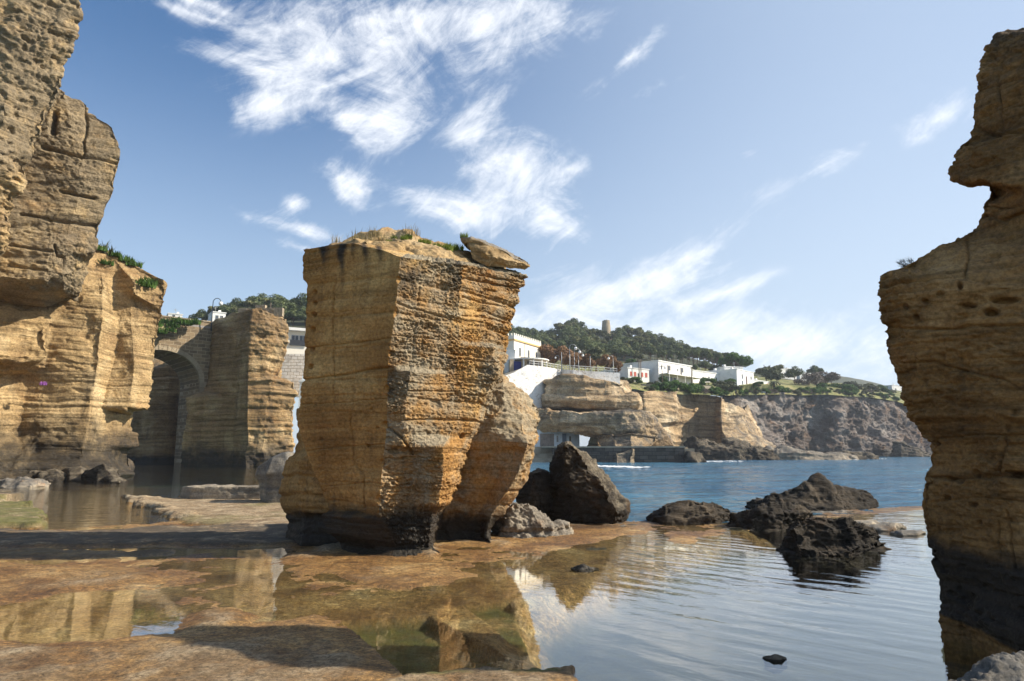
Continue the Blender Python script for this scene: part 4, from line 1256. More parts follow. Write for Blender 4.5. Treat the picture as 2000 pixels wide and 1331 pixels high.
boulder('reef_rock', 'leftmost low reef rock with stepped ledges next to the open sea', 'reef rock',
        [(1002, 1272), (1012, 1264), (1018, 1266)],
        [[(984, 1300, 0.4), (1000, 1298, 0.2), (1022, 1300, 0.0)], [(971, 1345, 0.5), (990, 1340, 0.2), (1024, 1345, 0.0)], [(976, 1375, 0.5), (1000, 1385, 0.1), (1028, 1385, 0.0)]],
        [(986, 1400), (990, 1424), (1010, 1430), (1028, 1426)], 19.4, 2.6, M['dark_rock'], 0.036, bd(65, 0.14, 0.12, 0.13), group=SR, pat=pat_fn(-0.05, up=0.4), seed=65)
boulder('reef_rock', 'farthest and tallest reef rock with a pointed peak', 'reef rock',
        [(984, 1460), (996, 1452), (1002, 1456)],
        [[(966, 1500, 0.7), (985, 1490, 0.3), (1002, 1490, 0.0)], [(952, 1562, 0.6), (975, 1550, 0.3), (1000, 1550, 0.0)],
         [(927, 1597, 0.9), (945, 1590, 0.6), (975, 1595, 0.3), (998, 1600, 0.0)], [(952, 1630, 0.7), (970, 1630, 0.4), (998, 1640, 0.1)]],
        [(952, 1655), (956, 1690), (970, 1705), (985, 1714), (994, 1715)], 23.6, 3.0, M['dark_rock'], 0.045, bd(67, 0.16, 0.12, 0.14), group=SR, pat=pat_fn(-0.1, up=0.4), seed=67)
RL = [(1190, 1026, 60, 6, 19.3), (1730, 1030, 40, 9, 17.8), (1775, 1042, 38, 8, 16.9), (1690, 1021, 30, 5, 18.8), (1240, 1031, 44, 4, 18.8), (1620, 1000, 60, 4, 23.0), (1150, 1076, 62, 6, 14.8), (1262, 1090, 30, 5, 14.0), (1215, 1048, 34, 4, 17.4)]
RLL = ['flat weedy ledge at the foot of the wedge boulder', 'upper of the two low ledges beside the right pillar', 'lower of the two low ledges beside the right pillar', 'low ledge between the tall reef rock and the right pillar', 'thin ledge just before the leftmost reef rock', 'long drowned ledge below the pointed reef rock', 'long pale ledge in the shallows right of the grey hummock', 'small brown ledge at the edge of the blue basin', 'short ledge between the grey hummock and the reef']
for i, (cx, cy, rw, rh, yy) in enumerate(RL):
    boulder('ledge_rock', RLL[i], 'ledge',
            [(cy - rh * 0.4, cx - rw * 0.8), (cy, cx - rw), (cy + rh * 0.4, cx - rw * 0.95)],
            [[(cy - rh, cx - rw * 0.3, 0.25), (cy, cx - rw * 0.3, 0.0), (cy + rh * 0.6, cx - rw * 0.3, 0.0)], [(cy - rh * 0.9, cx + rw * 0.4, 0.25), (cy, cx + rw * 0.4, 0.05), (cy + rh * 0.5, cx + rw * 0.4, 0.0)]],
            [(cy - rh * 0.3, cx + rw * 0.8), (cy, cx + rw), (cy + rh * 0.4, cx + rw * 0.9)], yy, 0.8, M['grey_rock'], 0.035, bd(71 + i, 0.05, 0.02, 0.04, f=6), group='ledges along the basin rim', seed=71 + i, dome=0.02, warp=(0.08, 2))
boulder('stone', 'single dark stone lying in the shallows before the stubby pillar', 'stone',
        [(1108, 1116), (1114, 1113), (1118, 1114)], [[(1103, 1135, 0.08), (1112, 1132, 0.0), (1120, 1135, 0.0)], [(1104, 1158, 0.08), (1112, 1160, 0.0), (1121, 1160, 0.0)]],
        [(1108, 1168), (1114, 1172), (1119, 1170)], 12.15, 0.4, M['grey_rock'], 0.014, bd(81, 0.03, 0.01, 0.03, f=9, fb=3), algae=lambda V, N, s: 0.6 + 0 * V[..., 2], seed=81, warp=(0.03, 4), dome=0.02)
boulder('stone', 'half-sunk black stone in the blue basin near the bottom', 'stone',
        [(1284, 1492), (1288, 1489), (1292, 1492)], [[(1281, 1510, 0.06), (1288, 1508, 0.0), (1295, 1510, 0.0)], [(1281, 1525, 0.06), (1289, 1527, 0.0), (1296, 1525, 0.0)]],
        [(1285, 1536), (1289, 1541), (1293, 1538)], 6.98, 0.25, M['dark_rock'], 0.01, bd(83, 0.015, 0.004, 0.012, f=12, fb=5), seed=83, warp=(0.012, 6), dome=0.01, skirt=-0.08)
# leaning slabs and block behind the pillar, left
boulder('fallen_slab', 'dark fallen slab leaning on the left heel of the tall pillar', 'slab',
        [(912, 506), (930, 498), (944, 505)], [[(896, 530, 0.3), (925, 520, 0.0), (950, 520, 0.1)], [(886, 558, 0.4), (920, 560, 0.1), (960, 560, 0.1)]],
        [(884, 575), (920, 590), (965, 590)], 26.0, 2.0, M['grey_rock'], 0.06, bd(91, 0.08, 0.02, 0.05, f=3), seed=91, pat=pat_fn(0.5, up=0.2))
boulder('stone_block', 'long squared block on the terrace at the edge of the inner pool', 'stone block',
        [(950, 358), (965, 353), (978, 354)], [[(951, 372, 0.0), (978, 372, 0.0)], [(951, 440, 0.0), (980, 440, 0.0)], [(950, 530, 0.0), (981, 530, 0.0)]],
        [(950, 560), (980, 562)], 28.4, 1.6, M['grey_rock'], 0.06, bd(93, 0.05, 0.03, 0.04, f=3), seed=93, pat=pat_fn(0.1, up=-0.3), warp=(0.06, 1))

# --- the pillar on the right edge, shaded side towards us
rp_sil = [(60, 1966), (66, 1948), (75, 1936), (95, 1926), (125, 1916), (165, 1906), (200, 1902), (235, 1898), (268, 1890), (286, 1868), (300, 1866), (320, 1866), (350, 1860), (360, 1888), (372, 1926), (384, 1920), (400, 1911), (430, 1907), (446, 1904),
          (456, 1886), (476, 1850), (500, 1800), (520, 1758), (531, 1722), (545, 1714), (580, 1714), (640, 1725), (690, 1736), (750, 1755), (800, 1775), (850, 1799), (890, 1816), (908, 1822), (924, 1806), (945, 1800), (975, 1796), (1030, 1801), (1080, 1816), (1140, 1834), (1190, 1839), (1212, 1828), (1250, 1840)]


def rp_col(dx, fy, top_gain=1.0):
    """column shifted right of the silhouette; the recesses of the outline fade inwards"""
    out = []
    for py, px in rp_sil:
        smooth = np.interp(py, [60, 300, 446, 560, 900, 1250], [1930, 1880, 1890, 1730, 1815, 1840])
        k = top_gain
        out.append((py, smooth * (1 - k) + px * k + dx, fy(py)))
    return out


setback = lambda py: np.interp(py, [60, 360, 440, 540, 1250], [0.35, 0.15, 0.25, 0.0, 0.05])
rp_cols = [
    [(py, px, 7.84 + 0.6 * setback(py)) for py, px in rp_sil],
    rp_col(42, lambda p: 7.56 + 0.6 * setback(p) + np.interp(p, [280, 300, 350, 372, 400, 440, 470, 540], [0, -0.10, -0.10, 0.12, 0.0, -0.05, 0.1, 0.0]), 0.55),
    [(70, 2060, 7.20), (290, 2010, 7.15), (372, 2010, 7.05), (446, 2030, 7.2), (560, 1960, 6.98), (900, 1960, 7.03), (1195, 1990, 6.98), (1230, 1985, 6.8), (1290, 1985, 6.9)],
    [(70, 2300, 6.5), (446, 2260, 6.4), (560, 2240, 6.2), (900, 2240, 6.3), (1240, 2260, 6.0), (1330, 2260, 6.1)],
    [(70, 2500, 7.5), (900, 2400, 7.4), (1300, 2400, 7.3)],
    [(64, 2120, 8.12), (446, 2060, 8.1), (560, 1960, 8.05), (900, 1950, 8.05), (1240, 1960, 8.05)],
]
rw = [(0.8, 0.9, 0.8), (0.8, 0.8, 0.9), (0.8, 0.8, 0.9), (1, 1, 1), (1, 1, 1), (1, 1, 1)]
RCR = [([(1725, 640), (1800, 646), (1900, 640), (2000, 636)], 3, 0.05), ([(1760, 712), (1830, 706), (1880, 722), (1960, 742), (2010, 770)], 2.2, 0.05), ([(1985, 800), (1965, 850), (1950, 910), (1945, 920)], 3, 0.08),
       ([(1808, 924), (1860, 932), (1940, 930), (2010, 920)], 4, 0.08), ([(1966, 1000), (1970, 1060), (1978, 1110)], 2.2, 0.05), ([(1946, 1020), (1942, 1090)], 2.0, 0.04), ([(1905, 250), (1950, 262), (2010, 250)], 4, 0.08), ([(1905, 180), (2010, 150)], 2.5, 0.05), ([(1935, 110), (2010, 96)], 2.5, 0.05),
       ([(1948, 150), (1950, 250)], 2.5, 0.04), ([(1905, 400), (1960, 408), (2010, 398)], 3, 0.06), ([(1900, 422), (1960, 428), (2010, 416)], 3, 0.06), ([(1720, 560), (1790, 548), (1880, 540), (2000, 545)], 3, 0.05), ([(1890, 460), (1888, 540)], 2.5, 0.05), ([(1800, 860), (1900, 852), (2010, 850)], 2, 0.03), ([(1815, 980), (1900, 972), (2010, 980)], 2, 0.03)]
RHO = [(1850, 931, 10, 6, 0.12), (1880, 938, 8, 6, 0.10), (1862, 936, 6, 5, 0.10), (1905, 925, 8, 5, 0.1), (1849, 970, 9, 5, 0.09), (1900, 986, 9, 5, 0.09), (1908, 1020, 5, 5, 0.07), (1855, 1038, 16, 5, 0.06), (1960, 585, 30, 8, 0.14), (1890, 596, 18, 7, 0.12), (1935, 612, 16, 9, 0.14), (1812, 590, 8, 7, 0.08), (1876, 560, 6, 10, 0.1), (1770, 600, 7, 6, 0.07), (1790, 622, 6, 5, 0.07), (1980, 925, 22, 9, 0.14), (1750, 580, 6, 6, 0.06), (1840, 575, 7, 6, 0.08)]
o = loft('rock_pillar', rp_cols, 0.0135, M['tuff_right'],
         carve(rock_disp(big=0.10, fbig=1.2, strat=0.036, kstr=2.6, fine=0.016, kfine=9, rough=0.055, frough=11, line=0.018, kline=4.2, pit=0.05, fpit=5, segw=rw, seed=102, wob=0.10), RCR, RHO, 9, 5.0),
         dens=[1.1, 1.0, 0.4, 0.2, 0.2, 0.4], skirt=-0.8, dome=0.1, warp=(0.03, 1.6), capmax=12,
         attr={'patina': pat_fn(-0.05, up=0.4, top=(5.2, 7.6, 0.45), seed=13), 'algae': lambda V, N, s: (1 - sstep(V[..., 2] + 0.10 * (7.4 - V[..., 1]) + 0.25 * fbm(V * 1.5, 4, 0.6, seed=8), 0.50, 1.45)) * sstep(V[..., 2] + 0.12 * (7.8 - V[..., 1]), 0.17, 0.30)}, seed=104)
tag(o, 'tall dark-based tuff pillar cut off by the right picture edge', 'rock pillar')
boulder('stone', 'pale grey stone in the bottom right corner at the foot of the pillar', 'stone',
        [(1322, 1880), (1345, 1850), (1420, 1840)], [[(1308, 1925, 0.2), (1345, 1915, 0.1), (1420, 1910, 0.0)], [(1292, 1985, 0.3), (1340, 1990, 0.1), (1420, 1990, 0.0)]],
        [(1284, 2040), (1340, 2110), (1420, 2120)], 5.3, 0.9, M['grey_rock'], 0.016, bd(111, 0.05, 0.01, 0.04, f=7, fb=2), seed=111, pat=pat_fn(0.3, up=0.5), warp=(0.03, 3), skirt=-0.5)
# ------------------------------------------------------------------ left-hand cliffs
lw = rock_disp(big=0.40, fbig=0.16, strat=0.20, kstr=0.75, fine=0.09, kfine=2.6, rough=0.30, frough=2.2, line=0.0, kline=1.5, pit=0.20, fpit=1.6, tilt=(-0.10, 0), seed=201, wob=0.5)
t1 = [(-420, 190), (-60, 158), (0, 151), (30, 153), (62, 150), (100, 141), (131, 126), (150, 130), (188, 120), (225, 105), (263, 90), (308, 75), (330, 56), (346, 58), (376, 45), (406, 34), (444, 22), (489, 8), (520, -6), (640, -40), (760, -70), (950, -90)]
cols = [
    [(-420, -520, 34.0), (950, -520, 34.0)],
    [(-420, -120, 36.5), (300, -160, 36.5), (500, -240, 36.5), (950, -260, 38.0)],
    [(-420, 70, 38.2), (300, 0, 38.2), (346, -20, 38.4), (520, -90, 38.2), (950, -170, 39.5)],
    [(a, b, 40.5) for a, b in t1],
    [(a, b - 60, 46.0) for a, b in t1[::3]] + [(950, -160, 46.0)],
    [(-420, -520, 46.0), (940, -520, 46.0)],
]
o = loft('cliff', cols, 0.085, M['tuff_left'], lw, dens=[0.2, 0.7, 1, 1, 0.3, 0.2], warp=(0.25, 0.5), capmax=6, skirt=-1.0,
         attr={'patina': pat_fn(0.35, [0, 0.1, 0.1, 0.1, 0, 0], up=0.2, top=(14, 24, 0.3), seed=17)}, seed=210)
tag(o, 'nearest rough cliff cut off by the top left corner', 'cliff')

t2 = [(150, 60), (185, 125), (194, 150), (205, 171), (222, 172), (236, 196), (250, 217), (268, 228), (290, 236), (312, 235), (330, 232), (372, 222), (410, 206), (450, 195), (490, 185), (525, 172), (545, 168), (585, 150)]
cols = [
    [(150, -300, 43.0), (600, -300, 43.5)],
    [(150, 0, 44.0), (545, 0, 43.8), (560, 0, 44.5), (600, 0, 47.5)],
    [(165, 90, 45.0), (500, 90, 44.9), (546, 84, 44.8), (562, 84, 45.6), (598, 84, 48.0)],
    [(182, 128, 45.6), (360, 158, 45.6), (500, 120, 45.4), (540, 124, 45.5), (556, 124, 46.3), (592, 120, 48.6)],
    [(a, b, 47.0 + (0.0 if a < 520 else 1.5)) for a, b in t2],
    [(190, 120, 53.0), (590, 110, 53.0)],
    [(150, -300, 53.0), (600, -300, 53.0)],
]
o = loft('cliff', cols, 0.09, M['tuff_left'],
         carve(rock_disp(big=0.16, fbig=0.14, strat=0.10, kstr=0.55, fine=0.06, kfine=2.2, rough=0.13, frough=3.0, line=0.10, kline=0.42, pit=0.05, fpit=2.5, tilt=(-0.16, 0), seed=221, wob=0.5),
               [([(83, 291), (120, 297), (158, 306)], 2.5, 0.5), ([(116, 372), (150, 379), (186, 385)], 2.5, 0.5), ([(110, 226), (103, 262)], 5, 0.8), ([(168, 205), (170, 300), (158, 312)], 1.8, 0.3), ([(158, 306), (236, 322)], 2.0, 0.3), ([(100, 430), (160, 440), (195, 442)], 2, 0.3), ([(104, 480), (108, 500), (125, 505), (127, 530)], 2, 0.35), ([(40, 420), (100, 430)], 2, 0.3), ([(30, 480), (100, 492)], 2, 0.3), ([(20, 520), (90, 530)], 2, 0.3)], [], 7, 2.0),
         dens=[0.3, 0.8, 1, 1, 0.4, 0.2, 0.2], warp=(0.2, 0.5), capmax=6,
         attr={'patina': pat_fn(0.68, up=0.2, seed=18)}, seed=225)
tag(o, 'grey-brown overhanging rock tower beside the nearest cliff', 'cliff')

t3 = [(548, 322), (556, 327), (575, 327), (605, 318), (640, 309), (680, 301), (720, 298), (745, 297), (770, 293), (800, 289), (803, 262), (812, 258), (838, 252), (844, 270), (846, 274), (872, 275), (878, 252), (900, 242), (915, 250), (925, 262), (936, 240)]
cols = [
    [(540, -300, 44.0), (945, -300, 43.0)],
    [(545, -20, 47.5), (600, -10, 46.5), (700, 0, 46.0), (720, 0, 46.8), (740, -5, 48.0), (880, -20, 46.0), (940, -20, 45.0)],
    [(525, 40, 49.5), (580, 60, 48.5), (640, 88, 48.0), (700, 92, 47.8), (722, 60, 47.8), (735, 55, 49.3), (850, 40, 49.0), (900, 40, 47.0), (940, 40, 46.5)],
    [(505, 150, 51.5), (545, 160, 50.4), (590, 140, 49.4), (640, 98, 49.2), (720, 92, 49.2), (760, 88, 49.6), (880, 70, 48.6), (905, 70, 47.8), (940, 80, 47.2)],
    [(480, 188, 53.5), (520, 196, 52.6), (560, 205, 50.6), (640, 200, 50.2), (700, 195, 50.2), (760, 182, 50.2), (830, 172, 50.0), (885, 164, 49.6), (900, 160, 49.4), (945, 150, 47.8)],
    [(482, 206, 54.0), (520, 226, 53.4), (570, 226, 52.8), (640, 232, 52.6), (690, 226, 52.8), (760, 206, 52.2), (830, 190, 51.6), (885, 182, 51.2), (945, 178, 49.2)],
    [(512, 244, 54.5), (545, 262, 52.6), (575, 262, 52.4), (585, 255, 53.2), (690, 262, 52.8), (760, 255, 52.6), (801, 246, 52.4), (806, 230, 53.4), (885, 214, 52.4), (942, 212, 50.6)],
    [(a, b, 54.5 + (1.2 if a > 801 else 0)) for a, b in t3],
    [(545, 300, 62.0), (930, 240, 62.0)],
    [(480, 190, 64.0), (930, 100, 64.0)],
    [(540, -300, 60.0), (930, -300, 60.0)],
]
cw3 = [(1, 1, 1), (1.2, 1.1, 0.4), (1, 1, 0.8), (0.8, 1.0, 1.0), (0.6, 0.6, 1.2), (0.5, 0.6, 0.9), (0.5, 0.6, 1.0), (1, 1, 1), (1, 1, 1), (1, 1, 1), (1, 1, 1)]
o = loft('cliff', cols, 0.095, M['tuff_left'],
         rock_disp(big=0.45, fbig=0.16, strat=0.09, kstr=1.0, fine=0.07, kfine=4.2, rough=0.20, frough=1.7, line=0.06, kline=2.2, pit=0.14, fpit=0.8, tilt=(-0.03, 0), segw=cw3, seed=231, wob=0.4),
         dens=[0.3, 1, 1, 1, 1, 1, 1, 0.5, 0.3, 0.2, 0.2], skirt=-1.5, warp=(0.22, 0.4), dome=0.4, capmax=10,
         attr={'patina': pat_fn(-0.12, [0.1, 0.15, 0.05, 0, -0.05, -0.05, 0, 0, 0, 0, 0], up=0.2, top=(14.0, 17.0, 0.25), seed=19),
               'algae': lambda V, N, s: 0.72 * (1 - sstep(V[..., 2], 1.0, 8.0))}, seed=235)
tag(o, 'golden sunlit lower cliff with fine saw lines rising from the inner pool', 'cliff')

LB = [(30, 905, 75, 34, 43.0), (95, 930, 50, 16, 42.0), (30, 944, 70, 13, 38.0), (150, 925, 38, 22, 42.5), (200, 925, 42, 25, 43.5), (245, 910, 18, 22, 46.0), (130, 915, 22, 16, 45.0), (225, 938, 26, 9, 41.0)]
LBL = ['big dark boulder at the foot of the left cliff by the picture edge', 'round brown stone before the big dark boulder', 'flat pale ledge at the left edge of the inner pool', 'dark weedy stone at the pool edge under the golden cliff',
       'pointed stone sloping into the inner pool', 'knobbly stone under the undercut corner of the golden cliff', 'small dark stone wedged at the cliff foot', 'low wet stone farthest out in the inner pool']
for i, ((cx, cy, rw_, rh, yy), lb) in enumerate(zip(LB, LBL)):
    rh *= 0.72
    yy = G(cx, max(cy + rh, 931)).y
    rr = random.Random(i)
    boulder('shore_stone', lb, 'stone',
            [(cy - rh * 0.3, cx - rw_ * 0.85), (cy + rh * 0.3, cx - rw_), (cy + rh, cx - rw_ * 0.95)],
            [[(cy - rh * rr.uniform(.7, 1), cx - rw_ * 0.35, 0.8), (cy, cx - rw_ * 0.3, 0.2), (cy + rh, cx - rw_ * 0.3, -0.3)], [(cy - rh, cx + rw_ * rr.uniform(0, .35), 0.8), (cy, cx + rw_ * 0.4, 0.2), (cy + rh, cx + rw_ * 0.4, -0.3)]],
            [(cy - rh * rr.uniform(.1, .5), cx + rw_ * 0.8), (cy + rh * 0.4, cx + rw_), (cy + rh, cx + rw_ * 0.9)], yy, 2.5, M['dark_rock'] if i != 2 else M['grey_rock'], 0.09, bd(240 + i, 0.25, 0.08, 0.16, k=1.2, f=1.6, fb=0.5), group='stones along the inner pool', seed=240 + i, warp=(0.2, 0.6), skirt=-0.25)

# ------------------------------------------------------------------ bridge and the rock it springs from
bsil = [(622, 559), (640, 563), (665, 563), (690, 557), (705, 553), (722, 545), (738, 538), (742, 560), (748, 574), (770, 578), (790, 575), (840, 572), (872, 576), (885, 570), (900, 562), (909, 556)]
cols = [
    [(630, 412, 99.5), (745, 402, 99.0), (768, 396, 97.4), (774, 362, 97.0), (909, 352, 96.4)],
    [(624, 420, 98.0), (700, 416, 97.4), (765, 410, 97.0), (774, 396, 95.6), (905, 392, 95.4)],
    [(619, 440, 96.6), (700, 440, 96.2), (880, 424, 96.2), (909, 420, 95.6)],
    [(612, 462, 95.6), (700, 462, 95.6), (880, 456, 95.6), (909, 450, 95.0)],
    [(604, 494, 93.2), (640, 492, 93.0), (700, 486, 92.8), (760, 481, 92.8), (870, 484, 93.2), (890, 476, 93.4), (909, 480, 92.6)],
    [(600, 512, 93.6), (640, 520, 93.8), (735, 520, 94.0), (742, 528, 93.6), (820, 520, 93.9), (880, 516, 93.6), (909, 520, 93.2)],
    [(a, b, 96.2) for a, b in bsil],
    [(622, 552, 115.0), (905, 548, 115.0)],  # unseen back carried deep to block sun from the wall behind the arch
    [(630, 440, 118.0), (905, 440, 118.0)],
]
bw_ = [(0.6, 0.6, 1.2), (0.6, 0.6, 1.2), (0.6, 0.6, 1.2), (0.6, 0.6, 1.2), (1.0, 1.2, 0.3), (1.8, 1.4, 0.6), (1.4, 1.2, 1), (1, 1, 1), (1, 1, 1)]
o = loft('cliff', cols, 0.15, M['tuff_bastion'],
         rock_disp(big=0.6, fbig=0.12, strat=0.14, kstr=0.7, fine=0.08, kfine=2.4, rough=0.32, frough=0.8, line=0.08, kline=1.25, pit=0.15, fpit=0.7, segw=bw_, seed=251, wob=0.5),
         dens=[0.8, 1, 1, 1, 1, 1, 0.4, 0.3, 0.4], skirt=-1.5, warp=(0.25, 0.3), capmax=8, dome=0.3,
         attr={'patina': pat_fn(0.15, [0.1, 0.1, 0, 0, 0.1, 0.2, 0.1, 0, 0], up=0.3, top=(15, 21, 0.15), seed=23), 'algae': lambda V, N, s: 0.7 * (1 - sstep(V[..., 2] + 2.0 * fbm(V * 0.3, 3, seed=5), 0.4, 6.5))}, seed=255)
tag(o, 'square-cut rock bastion with a lit right side carrying the arch bridge', 'cliff')
# dark rock wall seen through and below the arch
cols = [
    [(700, 150, 112.0), (900, 150, 112.0)],
    [(700, 235, 111.0), (905, 235, 110.0)],
    [(702, 300, 112.0), (722, 302, 110.0), (905, 300, 109.0)],
    [(696, 330, 113.0), (715, 330, 111.0), (905, 330, 110.0)],
    [(712, 350, 112.5), (905, 348, 111.0)],
    [(700, 400, 112.0), (905, 400, 110.5)],
    [(700, 440, 118.0), (900, 440, 118.0)],
    [(700, 150, 120.0), (900, 150, 120.0)],
]
o = loft('cliff', cols, 0.17, M['tuff_bastion'],
         rock_disp(big=0.8, fbig=0.12, strat=0.25, kstr=0.5, fine=0.1, kfine=1.5, rough=0.25, frough=0.8, line=0.12, kline=1.25, seed=261), dens=[0.4, 1, 1, 1, 1, 0.4, 0.2, 0.2], skirt=-1.5, warp=(0.3, 0.3), capmax=8, dome=1.0,
         attr={'patina': pat_fn(0.15, up=0.6, seed=29), 'algae': lambda V, N, s: 0.8 * (1 - sstep(V[..., 2], 0.6, 2.5))}, seed=265)
tag(o, 'shaded rock wall seen through the bridge arch', 'cliff')


def build_bridge():
    a = P(262, 700, 92.0); b = P(418, 700, 99.0)
    a.z = 0; b.z = 0
    d = (b - a); Lg = d.length; rz = math.atan2(d.y, d.x)
    root = empty('arch_bridge', (a.x, a.y, 0.0), rz)
    tag(root, 'stone road bridge with one round arch and a low parapet', 'bridge')
    topz = P(360, 620, 95.5).z           # parapet top
    crown = P(318, 684, 94.5).z
    spring = P(394, 748, 98.0).z
    cdir = Vector((math.cos(rz), math.sin(rz), 0))
    s_at = lambda px, Y: (P(px, 700, Y) - a).dot(cdir)
    sc_, sr = s_at(316, 94.4), s_at(393, 97.9)
    hw = sr - sc_; rise = crown - spring; T = 9.0
    n = 28
    # spandrel wall: strip between arch curve and the parapet foot
    prof = []
    for i in range(n + 1):
        th = math.pi * (1 - i / n)
        prof.append((sc_ + hw * math.cos(th), spring + rise * math.sin(th)))
    wt = topz - 1.1
    mb = MB()
    s0, s1 = sc_ - hw - 7.0, Lg + 2.0
    for (x0, z0), (x1, z1) in zip(prof[:-1], prof[1:]):
        mb.hexa([(x0, 0, z0), (x1, 0, z1), (x1, T, z1), (x0, T, z0), (x0, 0, wt), (x1, 0, wt), (x1, T, wt), (x0, T, wt)])
    mb.box(s0, sc_ - hw, 0, T, -1.0, wt)
    mb.box(sc_ + hw, s1, 0, T, -1.0, wt)
    mb.build('spandrel_wall', M['bridge_block'], root)
    # arch ring, stone by stone
    nv = 30
    for i in range(nv):
        t0, t1 = math.pi * i / nv, math.pi * (i + 0.93) / nv
        def q(t, r): return (sc_ + (hw + r) * math.cos(t), spring + (rise + r) * math.sin(t))
        p0, p1, p2, p3 = q(t0, -0.03), q(t1, -0.03), q(t1, 0.62), q(t0, 0.62)
        pr = -0.10 - 0.05 * (i % 2)
        MB().hexa([(p1[0], pr, p1[1]), (p0[0], pr, p0[1]), (p0[0], 0.5, p0[1]), (p1[0], 0.5, p1[1]), (p2[0], pr, p2[1]), (p3[0], pr, p3[1]), (p3[0], 0.5, p3[1]), (p2[0], 0.5, p2[1])]).build('arch_stone', M['tower'], root)
    # deck, parapet and its coping stones
    MB().box(s0, s1, 0.05, T - 0.05, wt + 0.003, wt + 0.30).build('road_deck', M['roofgrey'], root)
    MB().box(s0, s1, 0.10, 0.50, wt + 0.30, topz - 0.18).build('parapet', M['bridge_block'], root)
    x = s0
    while x < s1:
        MB().box(x, min(x + 1.12, s1), 0.0, 0.60, topz - 0.18, topz).build('coping_stone', M['tower'], root)
        x += 1.15
    # impost on the bastion side
    MB().box(sr - 0.05, sr + 1.2, -0.35, 0.0, spring - 0.7, spring).box(sr + 0.05, sr + 1.0, -0.2, 0.0, spring - 3.0, spring - 0.7).build('impost', M['tower'], root)
    return root, a, cdir, rz, topz, wt


BR, br_a, br_dir, br_rz, br_top, br_wt = build_bridge()


def street_lamp(px, py_top, py_base, Y, label, h=None, hook=1, mat='iron', group=None):
    base = P(px, py_base, Y); top = P(px, py_top, Y)
    H = h or (top.z - base.z)
    if h: base = Vector((top.x, top.y, top.z - h))
    root = empty('street_lamp', base)
    tag(root, label, 'street lamp', group)
    k = H / 4.0
    MB().tube([(0, 0, -0.3), (0, 0, 0.5 * k), (0, 0, H - 0.62 * k)], [0.09 * k, 0.075 * k, 0.05 * k], 8).build('post', M[mat], root, True)
    arc = [(hook * (0.5 * k - 0.5 * k * math.cos(t)), 0, H - 0.62 * k + 0.55 * k * math.sin(t)) for t in np.linspace(0, math.pi * 0.92, 10)]
    MB().tube(arc, 0.045 * k, 8).build('arm', M[mat], root, True)
    e = arc[-1]
    MB().sphere((e[0], 0, e[2] - 0.26 * k), 0.26 * k).build('globe', M['globe'], root, True)
    MB().tube([(e[0], 0, e[2] - 0.06 * k), (e[0], 0, e[2] + 0.06 * k)], [0.16 * k, 0.05 * k], 8).build('cap', M[mat], root, True)
    return root


street_lamp(417, 582, 626, 97.5, 'hooked lamp post with a white globe on the bridge parapet', h=4.6)
# rubble wall stones on top of the bastion
WS = [(478, 606, 26, 8), (508, 599, 20, 7), (535, 606, 34, 10)]
for i, (cx, cy, w_, h_) in enumerate(WS):
    c = P(cx, cy, 96.0); k = 96.0 / F
    r = empty('wall_remnant', (c.x, c.y, c.z - h_ * k / 2))
    tag(r, ['leftmost bit of broken parapet on the bastion top', 'middle bit of broken parapet on the bastion top', 'long right-hand bit of broken parapet on the bastion top'][i], 'wall')
    nb = max(2, int(w_ / 7)); x = -w_ * k / 2
    for j in range(nb):
        for lv in range(2):
            off = 0.15 * ((j + lv) % 2)
            MB().box(x + j * w_ * k / nb + 0.015, x + (j + 1) * w_ * k / nb - 0.015, off * 0.4, 0.8 + off * 0.3, -0.5 + lv * (0.5 + h_ * k / 2) + 0.01, (lv + 1) * h_ * k / 2).build('stone', M['tower'], r)

# dry bank between parapet and arch on the left of the bridge
o, _ = sheet('bank', [[(200, 640, 91.0), (300, 640, 91.0), (345, 652, 93.5)], [(200, 622, 94.0), (300, 622, 94.0), (345, 626, 95.0)]], 60, 20, M['scree'], 0.3, 0.8)
tag(o, kind='structure')
# ------------------------------------------------------------------ the far shore: terrain
EDGE = [(940, 742, 150), (1000, 742, 150), (1100, 748, 150), (1210, 752, 156), (1250, 760, 168), (1300, 764, 176), (1390, 768, 186), (1440, 770, 226), (1500, 769, 245), (1600, 768, 260), (1700, 774, 280), (1760, 784, 292), (1815, 800, 300), (2300, 830, 340)]
HOUSE = [(940, 722, 205), (1100, 724, 205), (1210, 745, 206), (1350, 751, 214), (1480, 752, 232), (1550, 753, 262), (1650, 757, 290), (1750, 768, 330), (1850, 782, 350), (2300, 810, 400)]
MIDL = [(940, 690, 290), (1100, 696, 290), (1210, 708, 290), (1350, 716, 300), (1480, 735, 310), (1550, 743, 330), (1650, 750, 350), (1750, 764, 380), (1850, 778, 400), (2300, 805, 450)]
RIDGE = [(940, 652, 400), (985, 656, 400), (1060, 668, 400), (1110, 654, 400), (1165, 660, 400), (1185, 650, 400), (1212, 656, 400), (1240, 662, 400), (1300, 686, 400), (1400, 714, 400), (1440, 722, 400), (1560, 742, 420), (1650, 749, 430), (1750, 762, 450), (1850, 776, 470), (2300, 800, 520)]
BACK = [(a, b + 60, c + 150) for a, b, c in RIDGE]
o, terr = sheet('hillside', [[(a, b + 3, c - 3.5) for a, b, c in EDGE], [(a, b - 2, c - 1.5) for a, b, c in EDGE], HOUSE, MIDL], 320, 90, M['turf'], 0.5, 0.08, seed=301)
tag(o, 'grassy hillside behind the far cliffs', kind='structure')
o, terrw = sheet('wooded_hill', [[(a, b - 0.2, c) for a, b, c in MIDL], RIDGE, BACK], 200, 80, M['woodfloor'], 0.5, 0.08, seed=304)
tag(o, 'wooded hill carrying the watch tower', kind='structure')
